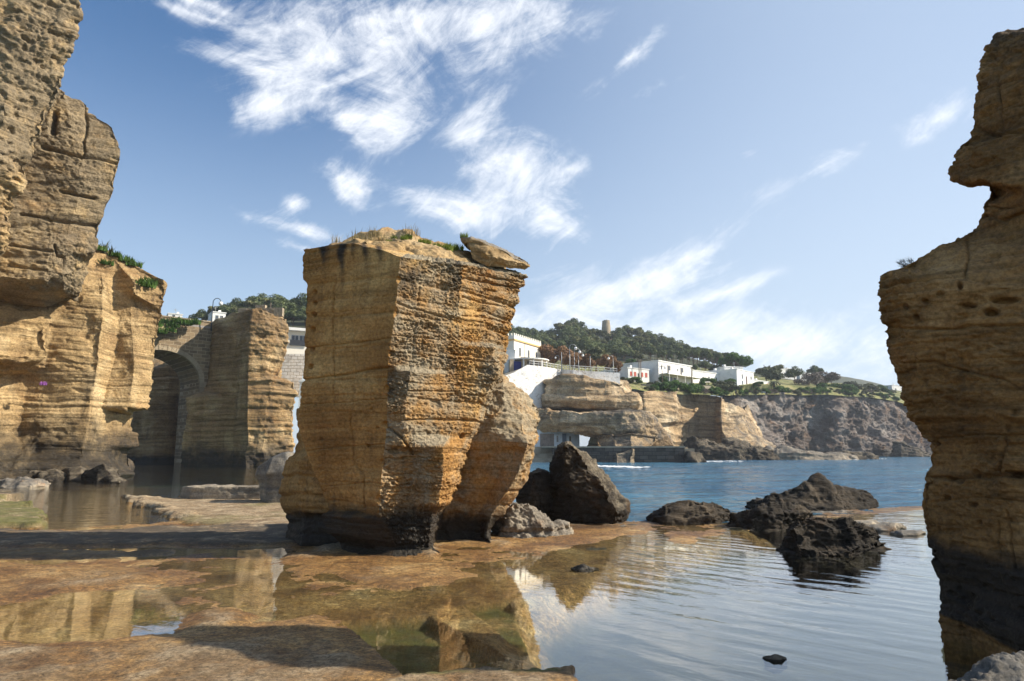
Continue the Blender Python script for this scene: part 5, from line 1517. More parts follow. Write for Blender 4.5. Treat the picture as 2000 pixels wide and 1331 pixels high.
o, terr2 = sheet('hill', [[(150, 705, 150), (1000, 705, 150)], [(150, 668, 185), (340, 660, 185), (600, 665, 185), (1000, 690, 185)], [(150, 655, 225), (340, 640, 225), (440, 622, 225), (520, 616, 225), (620, 622, 225), (1000, 650, 225)], [(150, 700, 320), (1000, 700, 320)]], 120, 60, M['woodfloor'], 0.5, 0.1, seed=302)
tag(o, 'wooded hill behind the bridge', kind='structure')
# distant blue hill, far right
o, terr3 = sheet('hill', [[(1500, 790, 650), (2100, 800, 650)], [(1500, 745, 760), (1580, 736, 760), (1640, 733, 760), (1700, 745, 760), (1760, 760, 760), (2100, 790, 760)], [(1500, 800, 900), (2100, 800, 900)]], 90, 30, M['woodfloor'], 1.5, 0.04, seed=303)
tag(o, 'farthest hill behind the bay', kind='structure')

# ------------------------------------------------------------------ far cliffs
fd = lambda s, big=0.9, st=0.5, k=0.45, ro=0.4, fr=0.5, tl=(0, 0), ln=0.0, pit=0.25: rock_disp(big=big, fbig=0.10, strat=st, kstr=k, fine=0.16, kfine=1.6, rough=ro, frough=fr, line=ln, kline=0.9, pit=pit, fpit=0.4, tilt=tl, seed=s, wob=0.8)
# bedded headland under the promenade
cols = [
    [(742, 1066, 141.0), (770, 1062, 141.0), (796, 1058, 142.0)],
    [(734, 1096, 138.5), (760, 1085, 138.0), (780, 1085, 138.0), (800, 1090, 139.0)],
    [(736, 1140, 138.0), (760, 1145, 136.5), (790, 1145, 136.5), (802, 1145, 138.0)],
    [(742, 1180, 138.5), (765, 1190, 137.0), (790, 1190, 137.0), (803, 1190, 138.0)],
    [(746, 1212, 140.0), (765, 1225, 138.5), (775, 1240, 138.0), (790, 1250, 138.0), (800, 1246, 139.0)],
    [(746, 1225, 148.0), (765, 1248, 147.0), (800, 1252, 147.0)],
    [(745, 1220, 158.0), (800, 1240, 158.0)],
    [(742, 1060, 158.0), (796, 1050, 158.0)],
]
o = loft('headland', cols, 0.20, M['tuff_far'], fd(311, 0.6, 0.75, 0.42, 0.3, 0.6, (0.03, 0), pit=0.2), dens=[1, 1, 1, 1, 1, 0.4, 0.2, 0.3], warp=(0.4, 0.25), capmax=5,
         attr={'patina': pat_fn(0.22, up=0.2, seed=31)}, seed=312)
tag(o, 'bedded brown headland under the white promenade wall', 'headland')
# lower ledge with the sea cave
cols = [
    [(796, 1030, 142.0), (826, 1030, 142.0), (842, 1034, 142.0)],
    [(800, 1070, 134.0), (825, 1060, 133.5), (842, 1056, 135.5)],
    [(804, 1112, 132.5), (825, 1108, 132.0), (846, 1108, 134.0)],
    [(806, 1150, 131.5), (830, 1146, 131.0), (858, 1146, 133.5)],
    [(808, 1185, 131.0), (830, 1180, 130.5), (866, 1182, 133.5)],
    [(808, 1215, 130.5), (840, 1215, 130.0), (874, 1212, 132.0)],
    [(806, 1248, 132.0), (830, 1258, 131.0), (874, 1256, 131.5)],
    [(808, 1266, 134.0), (830, 1288, 134.0), (850, 1302, 134.0), (874, 1320, 134.0)],
    [(806, 1270, 150.0), (840, 1290, 150.0), (868, 1310, 150.0)],
    [(806, 1250, 153.0), (846, 1230, 153.0), (868, 1226, 153.0)],
    [(800, 1120, 153.0), (842, 1120, 153.0)],
    [(796, 1020, 153.0), (840, 1020, 153.0)],
]
o = loft('sea_cave', cols, 0.20, M['tuff_far'], fd(321, 0.8, 0.45, 0.5, 0.45, 0.5, (-0.02, 0)), dens=[1, 1, 1, 1, 1, 1, 1, 0.4, 0.3, 0.3, 0.2, 0.3], warp=(0.45, 0.25), capmax=6,
         attr={'patina': pat_fn(0.20, [0, -0.2, -0.1, 0.1, 0.3, 0.35, 0.2, 0.1, 0, 0, 0, 0], up=0.35, seed=32)}, seed=322)
tag(o, 'overhanging rock shelf roofing a sea cave with a boathouse', 'cliff')
# its pier, right of the cave mouth
cols = [
    [(845, 1160, 134.0), (872, 1172, 131.0), (905, 1176, 128.0)],
    [(846, 1196, 129.5), (870, 1200, 127.5), (906, 1204, 124.8)],
    [(840, 1236, 129.0), (862, 1236, 127.5), (880, 1240, 126.0), (906, 1236, 125.0)],
    [(850, 1290, 133.0), (866, 1282, 131.0), (880, 1262, 129.0), (904, 1250, 127.5)],
    [(850, 1290, 150.0), (900, 1300, 150.0)],
    [(848, 1200, 150.0), (900, 1200, 150.0)],
]
o = loft('rock_pier', cols, 0.22, M['tuff_far'], fd(331, 0.7, 0.4), warp=(0.4, 0.25), capmax=4, skirt=-1.0, attr={'patina': pat_fn(0.45, seed=33), 'algae': lambda V, N, s: 0.5 * (1 - sstep(V[..., 2], 0.5, 5))}, seed=332)
tag(o, 'dark rock leg carrying the cave roof behind the quay', 'cliff')
# quarried cliff
cols = [
    [(768, 1236, 166.0), (880, 1236, 166.0)],
    [(766, 1256, 163.5), (800, 1256, 163.0), (872, 1270, 162.5), (886, 1270, 162.0)],
    [(764, 1290, 168.0), (800, 1296, 167.0), (826, 1306, 166.5), (830, 1300, 168.5), (884, 1302, 168.5)],
    [(764, 1318, 171.5), (800, 1322, 170.0), (826, 1322, 170.0), (832, 1314, 173.5), (886, 1316, 173.5)],
    [(766, 1330, 178.0), (800, 1326, 178.0), (884, 1322, 178.0)],
    [(768, 1366, 187.0), (800, 1366, 186.0), (884, 1364, 186.0)],
    [(772, 1394, 186.0), (800, 1396, 185.0), (884, 1396, 184.0)],
    [(776, 1408, 180.0), (806, 1406, 179.0), (850, 1414, 176.0), (890, 1424, 175.0)],
    [(790, 1442, 188.0), (820, 1450, 186.0), (850, 1470, 184.0), (872, 1492, 181.0), (892, 1500, 178.0)],
    [(800, 1460, 200.0), (830, 1472, 200.0), (860, 1492, 198.0), (890, 1540, 190.0)],
    [(790, 1460, 230.0), (890, 1500, 230.0)],
    [(768, 1240, 215.0), (880, 1240, 215.0)],
]
o = loft('cliff', cols, 0.28, M['tuff_far'], fd(341, 0.7, 0.55, 0.40, 0.35, 0.45, (0.06, 0), ln=0.1), dens=[0.5, 1, 1, 1, 1, 1, 1, 1, 0.5, 0.3, 0.2, 0.2], warp=(0.5, 0.2), capmax=0, skirt=-1,
         attr={'patina': pat_fn(-0.10, [0, 0.15, 0.1, 0, -0.3, -0.2, 0.1, 0.45, 0.5, 0.3, 0, 0], top=(14.0, 18.0, 0.55), up=0.3, seed=34), 'algae': lambda V, N, s: 0.4 * (1 - sstep(V[..., 2], 0.5, 3.0))}, seed=342)
tag(o, 'pale quarried cliff face below the garden wall', 'cliff')
# tall grey cliff closing the bay
cols = [
    [(774, 1410, 222.0), (900, 1420, 222.0)],
    [(772, 1442, 226.0), (830, 1448, 225.0), (893, 1460, 226.0)],
    [(770, 1476, 240.0), (893, 1480, 238.0)],
    [(769, 1520, 246.0), (830, 1525, 245.0), (893, 1530, 242.0)],
    [(769, 1566, 256.0), (830, 1560, 252.0), (893, 1560, 249.0)],
    [(769, 1592, 262.0), (800, 1588, 264.0), (893, 1580, 260.0)],
    [(772, 1640, 266.0), (830, 1640, 262.0), (893, 1630, 258.0)],
    [(778, 1662, 272.0), (830, 1660, 268.0), (893, 1660, 262.0)],
    [(778, 1705, 280.0), (830, 1710, 272.0), (893, 1710, 266.0)],
    [(786, 1745, 288.0), (830, 1752, 282.0), (893, 1760, 270.0)],
    [(796, 1790, 298.0), (840, 1800, 288.0), (893, 1812, 274.0)],
    [(806, 1860, 310.0), (850, 1860, 300.0), (893, 1880, 285.0)],
    [(830, 2200, 340.0), (890, 2200, 330.0)],
    [(810, 2200, 380.0), (885, 2200, 380.0)],
    [(775, 1420, 300.0), (885, 1420, 300.0)],
]
o = loft('cliff', cols, 0.42, M['grey_cliff'], rock_disp(big=3.0, fbig=0.09, strat=0.4, kstr=0.25, fine=0.15, kfine=0.8, rough=2.2, frough=0.24, pit=1.2, fpit=0.18, seed=351, wob=1.0),
         dens=[0.5] + [1] * 10 + [0.4, 0.2, 0.1, 0.2], warp=(1.3, 0.12), capmax=0, skirt=-1, attr={'patina': pat_fn(0.12, up=0.1, seed=35), 'algae': lambda V, N, s: 0.7 * (1 - sstep(V[..., 2], 0.5, 4.0))}, seed=352)
tag(o, 'tall grey shaded cliff closing the far side of the bay', 'cliff')
# shore ledges sloping into the sea
SL = [(1400, 872, 70, 18, 160, 'black boulders below the pale quarried cliff'), (1560, 884, 120, 9, 165, 'long sloping black ledge running out under the grey cliff'), (1660, 890, 60, 6, 170, 'last low ledge at the seaward tip of the far shore'), (1465, 876, 60, 14, 162, 'dark ledge between the quarried cliff and the sea'), (1352, 892, 22, 12, 124, 'lone boulder at the seaward end of the quay'), (1780, 880, 42, 18, 255, 'dark round buttress at the foot of the grey cliff')]
for i, (cx, cy, rw_, rh, yy, lb) in enumerate(SL):
    need = 882 + CAMH / yy * F + 1
    boulder('shore_ledge', lb, 'ledge',
            [(cy - rh, cx - rw_ * 0.9), (need, cx - rw_)], [[(cy - rh, cx - rw_ * 0.5, 2.5), (cy, cx - rw_ * 0.5, 0.5), (need, cx - rw_ * 0.5, 0)], [(cy - rh * 0.5, cx + rw_ * 0.2, 2.5), (cy + rh * 0.2, cx + rw_ * 0.2, 0.5), (need, cx + rw_ * 0.2, 0)], [(cy + rh * 0.2, cx + rw_ * 0.65, 2.0), (need, cx + rw_ * 0.7, 0)]],
            [(cy + rh * 0.5, cx + rw_ * 0.95), (need, cx + rw_)], yy, 10.0, M['dark_rock'] if i != 1 else M['grey_rock'], 0.3, bd(360 + i, 0.8, 0.6, 0.9, k=0.7, f=0.6, fb=0.2), group='ledges along the far shore', seed=360 + i, warp=(0.5, 0.2), skirt=-1, pat=pat_fn(0.2, up=0.4))

# ------------------------------------------------------------------ quay
def slab(name, label, cat, p0, p1, ztop, zbot, depth, mat, extra=None):
    """block with its front foot from p0 to p1"""
    d = Vector((p1.x - p0.x, p1.y - p0.y, 0)); L = d.length
    r = mesh = None
    rz = math.atan2(d.y, d.x)
    root = empty(name, (p0.x, p0.y, max(zbot, 0)), rz)
    tag(root, label, cat)
    z0 = max(zbot, 0)
    return root, L, ztop - z0, zbot - z0


q0, q1 = P(1080, 905, 127.0), P(1338, 905, 127.0)
ztop = P(1250, 872, 127.0).z
r, L, zt, zb = slab('quay', 'dark stone quay before the sea cave', 'quay', q0, q1, ztop, -1.0, 5.0, None)
nb = 13
for j in range(nb):
    for lv in range(3):
        x0 = L * j / nb + (0.5 if lv % 2 else 0.0)
        MB().box(x0 + 0.02, min(L, x0 + L / nb) - 0.02, 0.03 * ((j * 7 + lv * 3) % 4), 5.0, zb + (zt - 0.25 - zb) * lv / 3 + 0.02, zb + (zt - 0.25 - zb) * (lv + 1) / 3).build('quay_block', M['quay_block'], r)
MB().box(-2.0, L + 0.1, -0.15, 6.0, zt - 0.25, zt).build('quay_top', M['concrete'], r)
MB().box(L + 0.1, L + 1.9, 0.3, 5.0, zb, zt - 0.4).build('quay_end', M['concrete'], r)  # sunlit end painted paler than the dark front blocks
p0, p1 = P(1020, 905, 130.5), P(1160, 905, 130.5)
r, L, zt, zb = slab('landing', 'pale concrete landing in front of the boathouse', 'landing', p0, p1, P(1060, 873, 130.5).z, -1.0, 6.0, None)
MB().box(0, L, 0, 14.0, zb, zt).build('platform', M['concrete'], r)
MB().box(0, L * 0.6, -1.2, 0, zb, zt * 0.55).build('step', M['concrete'], r)
MB().box(0, L * 0.6, -2.4, -1.2, zb, zt * 0.25).build('step', M['concrete'], r)


# ------------------------------------------------------------------ buildings
def facade(name, label, cat, A, B, H, D, wall, z_extra=1.5, group=None):
    """A, B = world feet of the front; returns root and length. local x along the front, y back, z up"""
    d = Vector((B.x - A.x, B.y - A.y, 0)); L = d.length
    root = empty(name, (A.x, A.y, A.z), math.atan2(d.y, d.x))
    tag(root, label, cat, group)
    MB().box(0, L, 0, D, -z_extra, H).build('wall', wall, root)
    return root, L


def window(root, x, z, w_, h_, y=0.0, frame='frame', name='window', pane='pane'):
    f = MB()
    t_ = min(w_, h_) * 0.09
    f.box(x - t_, x, y - 0.08, y - 0.002, z - t_, z + h_ + t_).box(x + w_, x + w_ + t_, y - 0.08, y - 0.002, z - t_, z + h_ + t_)
    f.box(x, x + w_, y - 0.08, y - 0.002, z + h_, z + h_ + t_).box(x - 0.1, x + w_ + 0.1, y - 0.2, y - 0.083, z - t_ * 1.3, z)
    f.box(x + w_ / 2 - t_ / 2, x + w_ / 2 + t_ / 2, y - 0.06, y - 0.034, z, z + h_)
    o = f.build(name, M[frame], root)
    MB().box(x, x + w_, y - 0.03, y - 0.002, z, z + h_).build('pane', M[pane], o)
    return o


def villa():
    A, B = P(1004, 712, 158), P(1056, 712, 170)
    A.z = B.z = P(1020, 712, 165).z
    H = P(1030, 674, 165).z - A.z
    root, L = facade('villa', 'cream villa with a battlemented parapet above the promenade', 'villa', A, B, H, 9.0, M['cream'], 4.0)
    Ll = 7.0
    # left wing runs back to the left
    MB().box(-0.3, L + 0.3, -0.3, 9.3, H, H + 0.35).build('cornice', M['ochre_trim'], root)
    MB().box(-0.1, L + 0.1, -0.1, 9.1, H + 0.35, H + 1.2).build('parapet', M['cream'], root)
    n = 15
    for i in range(n):
        x = (L - 0.3) * i / (n - 1)
        MB().box(x - 0.05, x + 0.28, -0.1, 0.2, H + 1.2, H + 1.75).build('merlon', M['cream'], root)
    for i in range(10):
        y = 0.6 + 8.3 * i / 9
        MB().box(-0.1, 0.2, y, y + 0.33, H + 1.2, H + 1.75).build('merlon', M['cream'], root)
    for fx in (0.18, 0.50, 0.80):
        wn = window(root, L * fx, H * 0.30, 0.72, 1.9)
    MB().box(L * 0.38, L * 0.38 + 0.12, -0.10, -0.003, 0, H).build('downpipe', M['metal'], root)
    window(root, -0.0, 0, 0.01, 0.01) if False else None
    return root


villa()
# terrace pavilion with round end
c = P(1050, 718, 152); zt_ = P(1050, 704, 152).z
root = empty('pavilion', (c.x, c.y, c.z))
tag(root, 'flat-roofed round-ended pavilion below the villa', 'pavilion')
hh = zt_ - c.z
mb = MB(); mb.tube([(-2.0, 0, hh - 0.25), (-2.0, 0, hh)], [4.6, 4.6], 28); mb.build('roof', M['white'], root)
for i, x in enumerate((-5.2, -3.2, -1.0, 0.8, 1.9)):
    MB().tube([(x, -math.sqrt(max(0.2, 17.5 - (x + 2) ** 2)), -2.5), (x, -math.sqrt(max(0.2, 17.5 - (x + 2) ** 2)), hh - 0.25)], 0.16, 8).build('column', M['white'], root, True)
MB().box(-6, 1.5, 1.0, 1.4, -2.5, hh - 0.26).build('back_wall', M['rust'] if False else M['roofgrey'], root)
# blue gate between stone posts
A, B = P(1003, 724, 148), P(1018, 722, 148.5)
root = empty('gate', (A.x, A.y, A.z), math.atan2(B.y - A.y, B.x - A.x)); tag(root, 'deep blue gate between stone posts at the villa drive', 'gate')
Lg = (B - A).length; Hg = P(1010, 704, 148).z - P(1010, 722, 148).z
MB().box(0, Lg, 0, 0.12, -2.0, Hg).build('leaf', M['blue'], root)
MB().box(-0.9, -0.02, -0.2, 0.7, -2.0, Hg + 0.4).build('post', M['tower'], root)
MB().box(Lg + 0.02, Lg + 1.3, -0.2, 0.7, -2.0, Hg + 1.0).build('post', M['tower'], root)
# white terrace wall left of it
A, B = P(985, 705, 150), P(1006, 705, 150)
root, L = facade('outbuilding', 'low white block between the pillar and the villa', 'building', A, B, P(990, 686, 150).z - A.z, 3.0, M['white'], 3.0)
MB().box(-0.1, L + 0.1, -0.1, 3.1, P(990, 686, 150).z - A.z, P(990, 686, 150).z - A.z + 0.25).build('coping', M['white'], root)


def wall_poly(name, label, pts, thick, mat, cat='wall'):
    """upright wall: pts = [(px, py_top, py_bot, Y)]"""
    n = len(pts)
    mb = MB()
    P0 = [(P(a, t_, Y), P(a, b_, Y)) for a, t_, b_, Y in pts]
    org = P0[0][1]
    for (ta, ba), (tb, bb) in zip(P0[:-1], P0[1:]):
        off = Vector((0, thick, 0))
        q = [ba, bb, bb + off, ba + off, ta, tb, tb + off, ta + off]
        mb.hexa([v - org for v in q])
    o = mb.build(name, mat); o.location = org
    return tag(o, label, cat)


wall_poly('retaining_wall', 'tall flaking whitewashed retaining wall below the villa gate', [(985, 735, 800, 136), (1003, 728, 800, 137.5), (1030, 713, 800, 139.5), (1060, 716, 796, 142.3), (1096, 722, 770, 147)], 2.0, M['whitewash'])
wall_poly('promenade_wall', 'low whitewashed wall along the promenade edge', [(1096, 722, 745, 147.3), (1120, 723, 745, 142), (1211, 729, 752, 143.5)], 0.8, M['whitewash'])
o, _ = sheet('promenade', [[(985, 735, 138.0), (1030, 716, 141.0), (1060, 718, 144), (1096, 723, 148.0), (1120, 724.5, 143), (1211, 730, 144.2)], [(985, 722, 170), (1030, 716, 170), (1096, 722, 170), (1211, 733, 170)], [(985, 718, 200), (1211, 740, 200)]], 40, 20, M['concrete'])
tag(o, kind='structure')


def railing(label, pts, nposts):
    W = [P(*p) for p in pts]
    org = W[0]
    root = empty('railing', org); tag(root, label, 'railing')
    top = [w_ - org + Vector((0, 0, 0.95)) for w_ in W]; midr = [w_ - org + Vector((0, 0, 0.5)) for w_ in W]
    MB().tube(top, 0.07, 6).build('rail', M['rail'], root); MB().tube(midr, 0.04, 6).build('rail', M['rail'], root)
    seg = [0]
    for a, b in zip(W[:-1], W[1:]): seg.append(seg[-1] + (b - a).length)
    for i in range(nposts):
        s = seg[-1] * i / (nposts - 1); k = max(j for j in range(len(seg)) if seg[j] <= s + 1e-6); k = min(k, len(W) - 2)
        f = (s - seg[k]) / (seg[k + 1] - seg[k]); p = W[k].lerp(W[k + 1], f) - org
        MB().box(p.x - 0.06, p.x + 0.06, p.y - 0.06, p.y + 0.06, p.z - 0.2, p.z + 0.97).build('post', M['rail'], root)


railing('pale handrail on top of the whitewashed retaining wall', [(1034, 714, 140.6), (1060, 716.5, 143.0), (1096, 722.5, 147.8)], 9)
railing('pale handrail along the promenade wall', [(1098, 722.5, 147.6), (1120, 723.5, 142.4), (1205, 729, 143.8)], 12)
for i, (px, pt, pb, lb) in enumerate([(1092, 694, 722, 'first short street lamp on the promenade, hooked left'), (1122, 680, 723, 'tall promenade lamp with a hooked head, left of a pair'), (1130, 688, 724, 'tall promenade lamp, right of a pair'), (1198, 694, 729, 'last promenade lamp at the wall end'), (1113, 672, 720, 'thin lamp rising behind the promenade pair')]):
    street_lamp(px, pt, pb, 146.0 + (4 if i == 4 else 0), lb, hook=-1 if i in (0, 3) else 1, mat='metal', group='lamps along the promenade')
for i, (px, pt, pb, lb) in enumerate([(1097, 688, 722, 'plain pole beside the first promenade lamp'), (1153, 696, 726, 'plain pole midway along the promenade rail')]):
    b = P(px, pb, 146.0); H = P(px, pt, 146.0).z - b.z
    root = empty('pole', b); tag(root, lb, 'pole')
    MB().tube([(0, 0, -0.3), (0, 0, H)], [0.1, 0.07], 8).build('shaft', M['metal'], root, True); MB().box(-0.14, 0.14, -0.14, 0.14, -0.3, 0.25).build('base', M['metal'], root)

# boathouse in the cave
A, B = P(1046, 871, 134.5), P(1132, 871, 138.5)
A.z = B.z = P(1060, 873, 130.5).z
H = P(1060, 840, 135).z - A.z
root, L = facade('boathouse', 'pale blue boathouse tucked under the rock shelf', 'boathouse', A, B, H, 5.0, M['pale_blue'], 0.5)
for k in range(5):
    MB().box(L * 0.10 + k * 0.62, L * 0.10 + k * 0.62 + 0.58, -0.08, -0.003, 0.1, H * 0.78).build('door_board', M['grey_board'], root)
MB().box(L * 0.60, L * 0.60 + 0.9, -0.08, -0.003, 0.1, H * 0.8).build('door', M['slate_blue'], root)
window(root, L * 0.47, H * 0.3, 0.35, 1.2); window(root, L * 0.76, H * 0.3, 0.35, 1.1)
# sunlit rock seen through the cave
boulder('boulder', 'sunlit rock glimpsed through the small opening of the sea cave', 'boulder', [(852, 1150), (876, 1146)], [[(850, 1170, 1.0), (876, 1168, 0)]], [(856, 1192), (876, 1198)], 158.0, 4.0, M['tuff_far'], 0.3, bd(399, 0.4, 0.2, 0.3, k=0.8, f=0.7, fb=0.3), seed=399, warp=(0.4, 0.3), skirt=-1)


def house_long():
    A, B = P(1287, 750, 203), P(1352, 750, 217)
    A.z = B.z = P(1300, 752, 208).z
    H = P(1287, 708, 206).z - A.z
    root, L = facade('house', 'long white two-storey house with balconies on the hillside', 'house', A, B, H, 14.0, M['white'], 2.0)
    MB().box(-0.2, L + 0.2, -0.2, 14.2, H, H + 0.3).build('roof', M['white'], root)
    for fx in (0.25, 0.64):
        x = L * fx
        lg = MB().box(x, x + 1.9, -0.06, -0.002, H * 0.50, H * 0.88).build('loggia', M['roofgrey'], root)
        MB().box(x + 0.5, x + 1.3, -0.10, -0.064, H * 0.50, H * 0.84).build('door', M['pane'], lg)
        bal = MB().box(x - 0.2, x + 2.1, -0.75, -0.003, H * 0.45, H * 0.48).box(x - 0.2, x + 2.1, -0.75, -0.65, H * 0.484, H * 0.62).build('balcony', M['cream'], root)
    for fx in (0.07, 0.17, 0.55):
        window(root, L * fx, H * 0.68, 0.5, 0.7)
    pr = MB().box(0.5, L + 1.0, -3.0, -0.003, H * 0.40, H * 0.44).build('porch_roof', M['white'], root)
    for k in range(5):
        MB().box(1.2 + k * (L - 1.4) / 4, 1.35 + k * (L - 1.4) / 4, -2.9, -2.75, -1.0, H * 0.40).build('porch_post', M['white'], root)
    for k in range(4):
        MB().box(2.0 + k * 2.1, 3.5 + k * 2.1, -0.08, -0.003, 0.1, H * 0.34).build('french_door', M['pane'], root)
    for ax in (2.0, L * 0.6, L * 0.85):
        MB().tube([(ax, 3.0, H + 0.3), (ax, 3.0, H + 2.4)], 0.05, 5).box(ax - 0.6, ax + 0.6, 2.97, 3.03, H + 2.1, H + 2.17).build('aerial', M['metal'], root)
    MB().box(L * 0.4, L * 0.4 + 1.6, 5.0, 6.4, H + 0.3, H + 1.3).build('roof_tank', M['roofgrey'], root)
    # shaded gable wing to the left
    A2, B2 = P(1215, 748, 216), P(1288, 751, 203.5)
    r2 = A2 - A
    c, s = math.cos(-root.rotation_euler.z), math.sin(-root.rotation_euler.z)
    x2, y2 = r2.x * c - r2.y * s, r2.x * s + r2.y * c
    wing = MB().hexa([(x2, y2, -2), (-0.05, 0.05, -2), (-0.05, 9, -2), (x2, y2 + 9, -2), (x2, y2, H * 0.86), (-0.05, 0.05, H + 0.2), (-0.05, 9, H + 0.2), (x2, y2 + 9, H * 0.86)]).build('wing_wall', M['white'], root)
    return root


house_long()


def small_house(label, pa, pb, py_top, Y0, Y1, D=8.0, wall='white', wins=(), doors=(), roof=True, bal=False, group=None):
    A, B = P(pa[0], pa[1], Y0), P(pb[0], pb[1], Y1)
    A.z = B.z = min(A.z, B.z)
    H = P(pa[0], py_top, Y0).z - A.z
    root, L = facade('house', label, 'house', A, B, H, D, M[wall], 2.5, group)
    if roof: MB().box(-0.15, L + 0.15, -0.15, D + 0.15, H, H + 0.25).build('roof_slab', M[wall], root)
    for (fx, fz, w_, h_, fr) in wins:
        window(root, L * fx, H * fz, w_, h_, frame=fr, pane='shutter_red' if fr == 'shutter_red' else 'pane')
    rr = random.Random(label)
    ax = L * rr.uniform(0.2, 0.8)
    MB().tube([(ax, D * 0.4, H + 0.25), (ax, D * 0.4, H + 2.2)], 0.05, 5).box(ax - 0.6, ax + 0.6, D * 0.4 - 0.03, D * 0.4 + 0.03, H + 1.9, H + 1.97).box(ax - 0.4, ax + 0.4, D * 0.4 - 0.03, D * 0.4 + 0.03, H + 1.5, H + 1.56).build('aerial', M['metal'], root)
    cx = L * rr.uniform(0.1, 0.75)
    MB().box(cx, cx + 0.7, D * 0.3, D * 0.3 + 0.7, H + 0.25, H + 1.1).build('chimney', M[wall], root)
    for (fx, w_, h_, mt) in doors:
        MB().box(L * fx, L * fx + w_, -0.09, -0.003, 0.0, H * h_).build('door', M[mt], root)
    return root


small_house('little white cottage with red shutters before the long house', (1226, 741), (1268, 743), 719, 198, 203, 4.0, wins=[(0.12, 0.35, 0.75, 1.1, 'shutter_red'), (0.30, 0.35, 0.75, 1.1, 'shutter_red'), (0.62, 0.35, 0.75, 1.1, 'shutter_red'), (0.82, 0.35, 0.75, 1.1, 'shutter_red')], doors=[(0.47, 0.7, 0.6, 'iron')])
small_house('low white house right of the long house', (1354, 746), (1412, 748), 724, 220, 232, 8.0, wins=[(0.5, 0.35, 0.7, 1.0, 'frame'), (0.75, 0.35, 0.7, 1.0, 'frame')], doors=[(0.3, 0.9, 0.55, 'grey_board')])
small_house('white stepped house with a set-back upper floor', (1408, 747), (1444, 750), 724, 230, 238, 9.0, wins=[(0.35, 0.45, 0.6, 1.0, 'frame')], doors=[(0.7, 0.8, 0.5, 'grey_board')])
small_house('set-back upper block of the stepped white house', (1416, 738), (1452, 740), 717, 242, 244, 6.0, wins=[(0.5, 0.6, 0.7, 0.9, 'frame')])
small_house('tall white house with a narrow dark red door', (1440, 751), (1473, 752), 722, 226, 236, 8.0, wins=[(0.28, 0.45, 0.7, 1.4, 'frame'), (0.80, 0.5, 0.7, 1.0, 'frame'), (0.28, 0.05, 0.7, 1.2, 'frame')], doors=[(0.52, 0.75, 0.65, 'door_dark')])
small_house('low white garden building right of the tall white house', (1472, 753), (1502, 755), 743, 236, 243, 5.0, wins=[(0.5, 0.3, 0.6, 0.7, 'frame')], doors=[(0.85, 0.6, 0.7, 'shutter_red')])
small_house('small pale house among trees on the right slope', (1526, 738), (1556, 739), 720, 330, 334, 8.0, wins=[(0.3, 0.4, 0.9, 1.2, 'frame'), (0.65, 0.4, 0.9, 1.2, 'frame')])
small_house('flat grey-white house half hidden by trees further right', (1562, 738), (1600, 740), 727, 360, 364, 8.0, wins=[(0.3, 0.4, 0.9, 1.2, 'frame'), (0.6, 0.4, 0.9, 1.2, 'frame')])
small_house('tiny white house near the end of the far slope', (1743, 770), (1762, 771), 753, 420, 424, 8.0, wins=[(0.3, 0.4, 1.2, 1.4, 'frame')])
wall_poly('garden_wall', 'low tan stone garden wall on the cliff top', [(1252, 750, 764, 186), (1292, 752, 764, 184)], 0.7, M['concrete'])
wall_poly('garden_wall', 'longer stone garden wall stepping out below the long house', [(1292, 751, 766, 182), (1388, 754, 768, 190)], 0.7, M['concrete'])
# building behind the bridge, left of the pillar
A, B = P(556, 690, 120), P(612, 690, 122)
A.z = B.z = P(575, 690, 120).z
H = P(575, 646, 120).z - A.z
root, L = facade('house', 'white house with a wide window and deep eaves behind the pillar, left', 'house', A, B, H, 8.0, M['cream'], 0.2)
MB().box(-0.4, L + 0.4, -1.0, 8.4, H, H + 0.5).build('roof', M['white'], root)
window(root, L * 0.22, H * 0.38, 1.1, 1.7); window(root, L * 0.50, H * 0.38, 1.1, 1.7)
MB().box(L * 0.15, L * 0.80, -0.35, -0.30, H * 0.36, H * 0.60).build('balcony_rail', M['iron'], root)
wall_poly('terrace_wall', 'whitewashed rubble wall under the eaved house left of the pillar', [(548, 692, 775, 117), (618, 692, 775, 118)], 1.5, M['white_stone'])
small_house('pale blue shed at the foot of the whitewashed rubble wall', (584, 772), (604, 772), 746, 115.5, 115.8, 1.0, wall='pale_blue', doors=[(0.35, 0.7, 0.8, 'slate_blue')])
small_house('white house on the skyline left of the bridge lamp', (328, 624), (356, 624), 613, 200, 202, 6.0, wins=[(0.3, 0.4, 0.7, 0.8, 'frame')])
small_house('pale house under the trees behind the bridge lamp', (414, 632), (440, 632), 610, 190, 192, 6.0, wins=[(0.25, 0.4, 0.7, 1.1, 'frame'), (0.6, 0.4, 0.7, 1.1, 'frame')])

# ------------------------------------------------------------------ watch tower on the hill
c = P(1184, 652, 398); top = P(1184, 626, 398)
Ht = top.z - c.z
nr_, nc_ = 26, 48
zz_ = np.linspace(-3.0, Ht, nr_)[:, None]; th = np.linspace(0, 2 * math.pi, nc_, endpoint=False)[None]
rad = 2.9 - 0.75 * (zz_ / Ht)
V = np.stack([rad * np.cos(th), rad * np.sin(th), zz_ + 0 * th], -1)
V[-1, :, 2] -= 0.9 * (np.cos(th[0] - 2.6) > 0.2) + 0.35 * _H[:nc_]
V[..., :2] *= (1 + 0.06 * fbm(V * 0.8, 3, seed=4))[..., None]
inner = V[-1] * np.array([0.6, 0.6, 1]) - np.array([0, 0, 0.6])
V = np.concatenate([V, inner[None], inner[None] * np.array([0.01, 0.01, 1])], 0)
o = mesh_obj('watch_tower', V.reshape(-1, 3), grid_faces(nr_ + 2, nc_, True)[:, ::-1], M['tower'], smooth=False)
o.location = c
tag(o, 'ruined round stone watch tower on the wooded hilltop', 'tower')
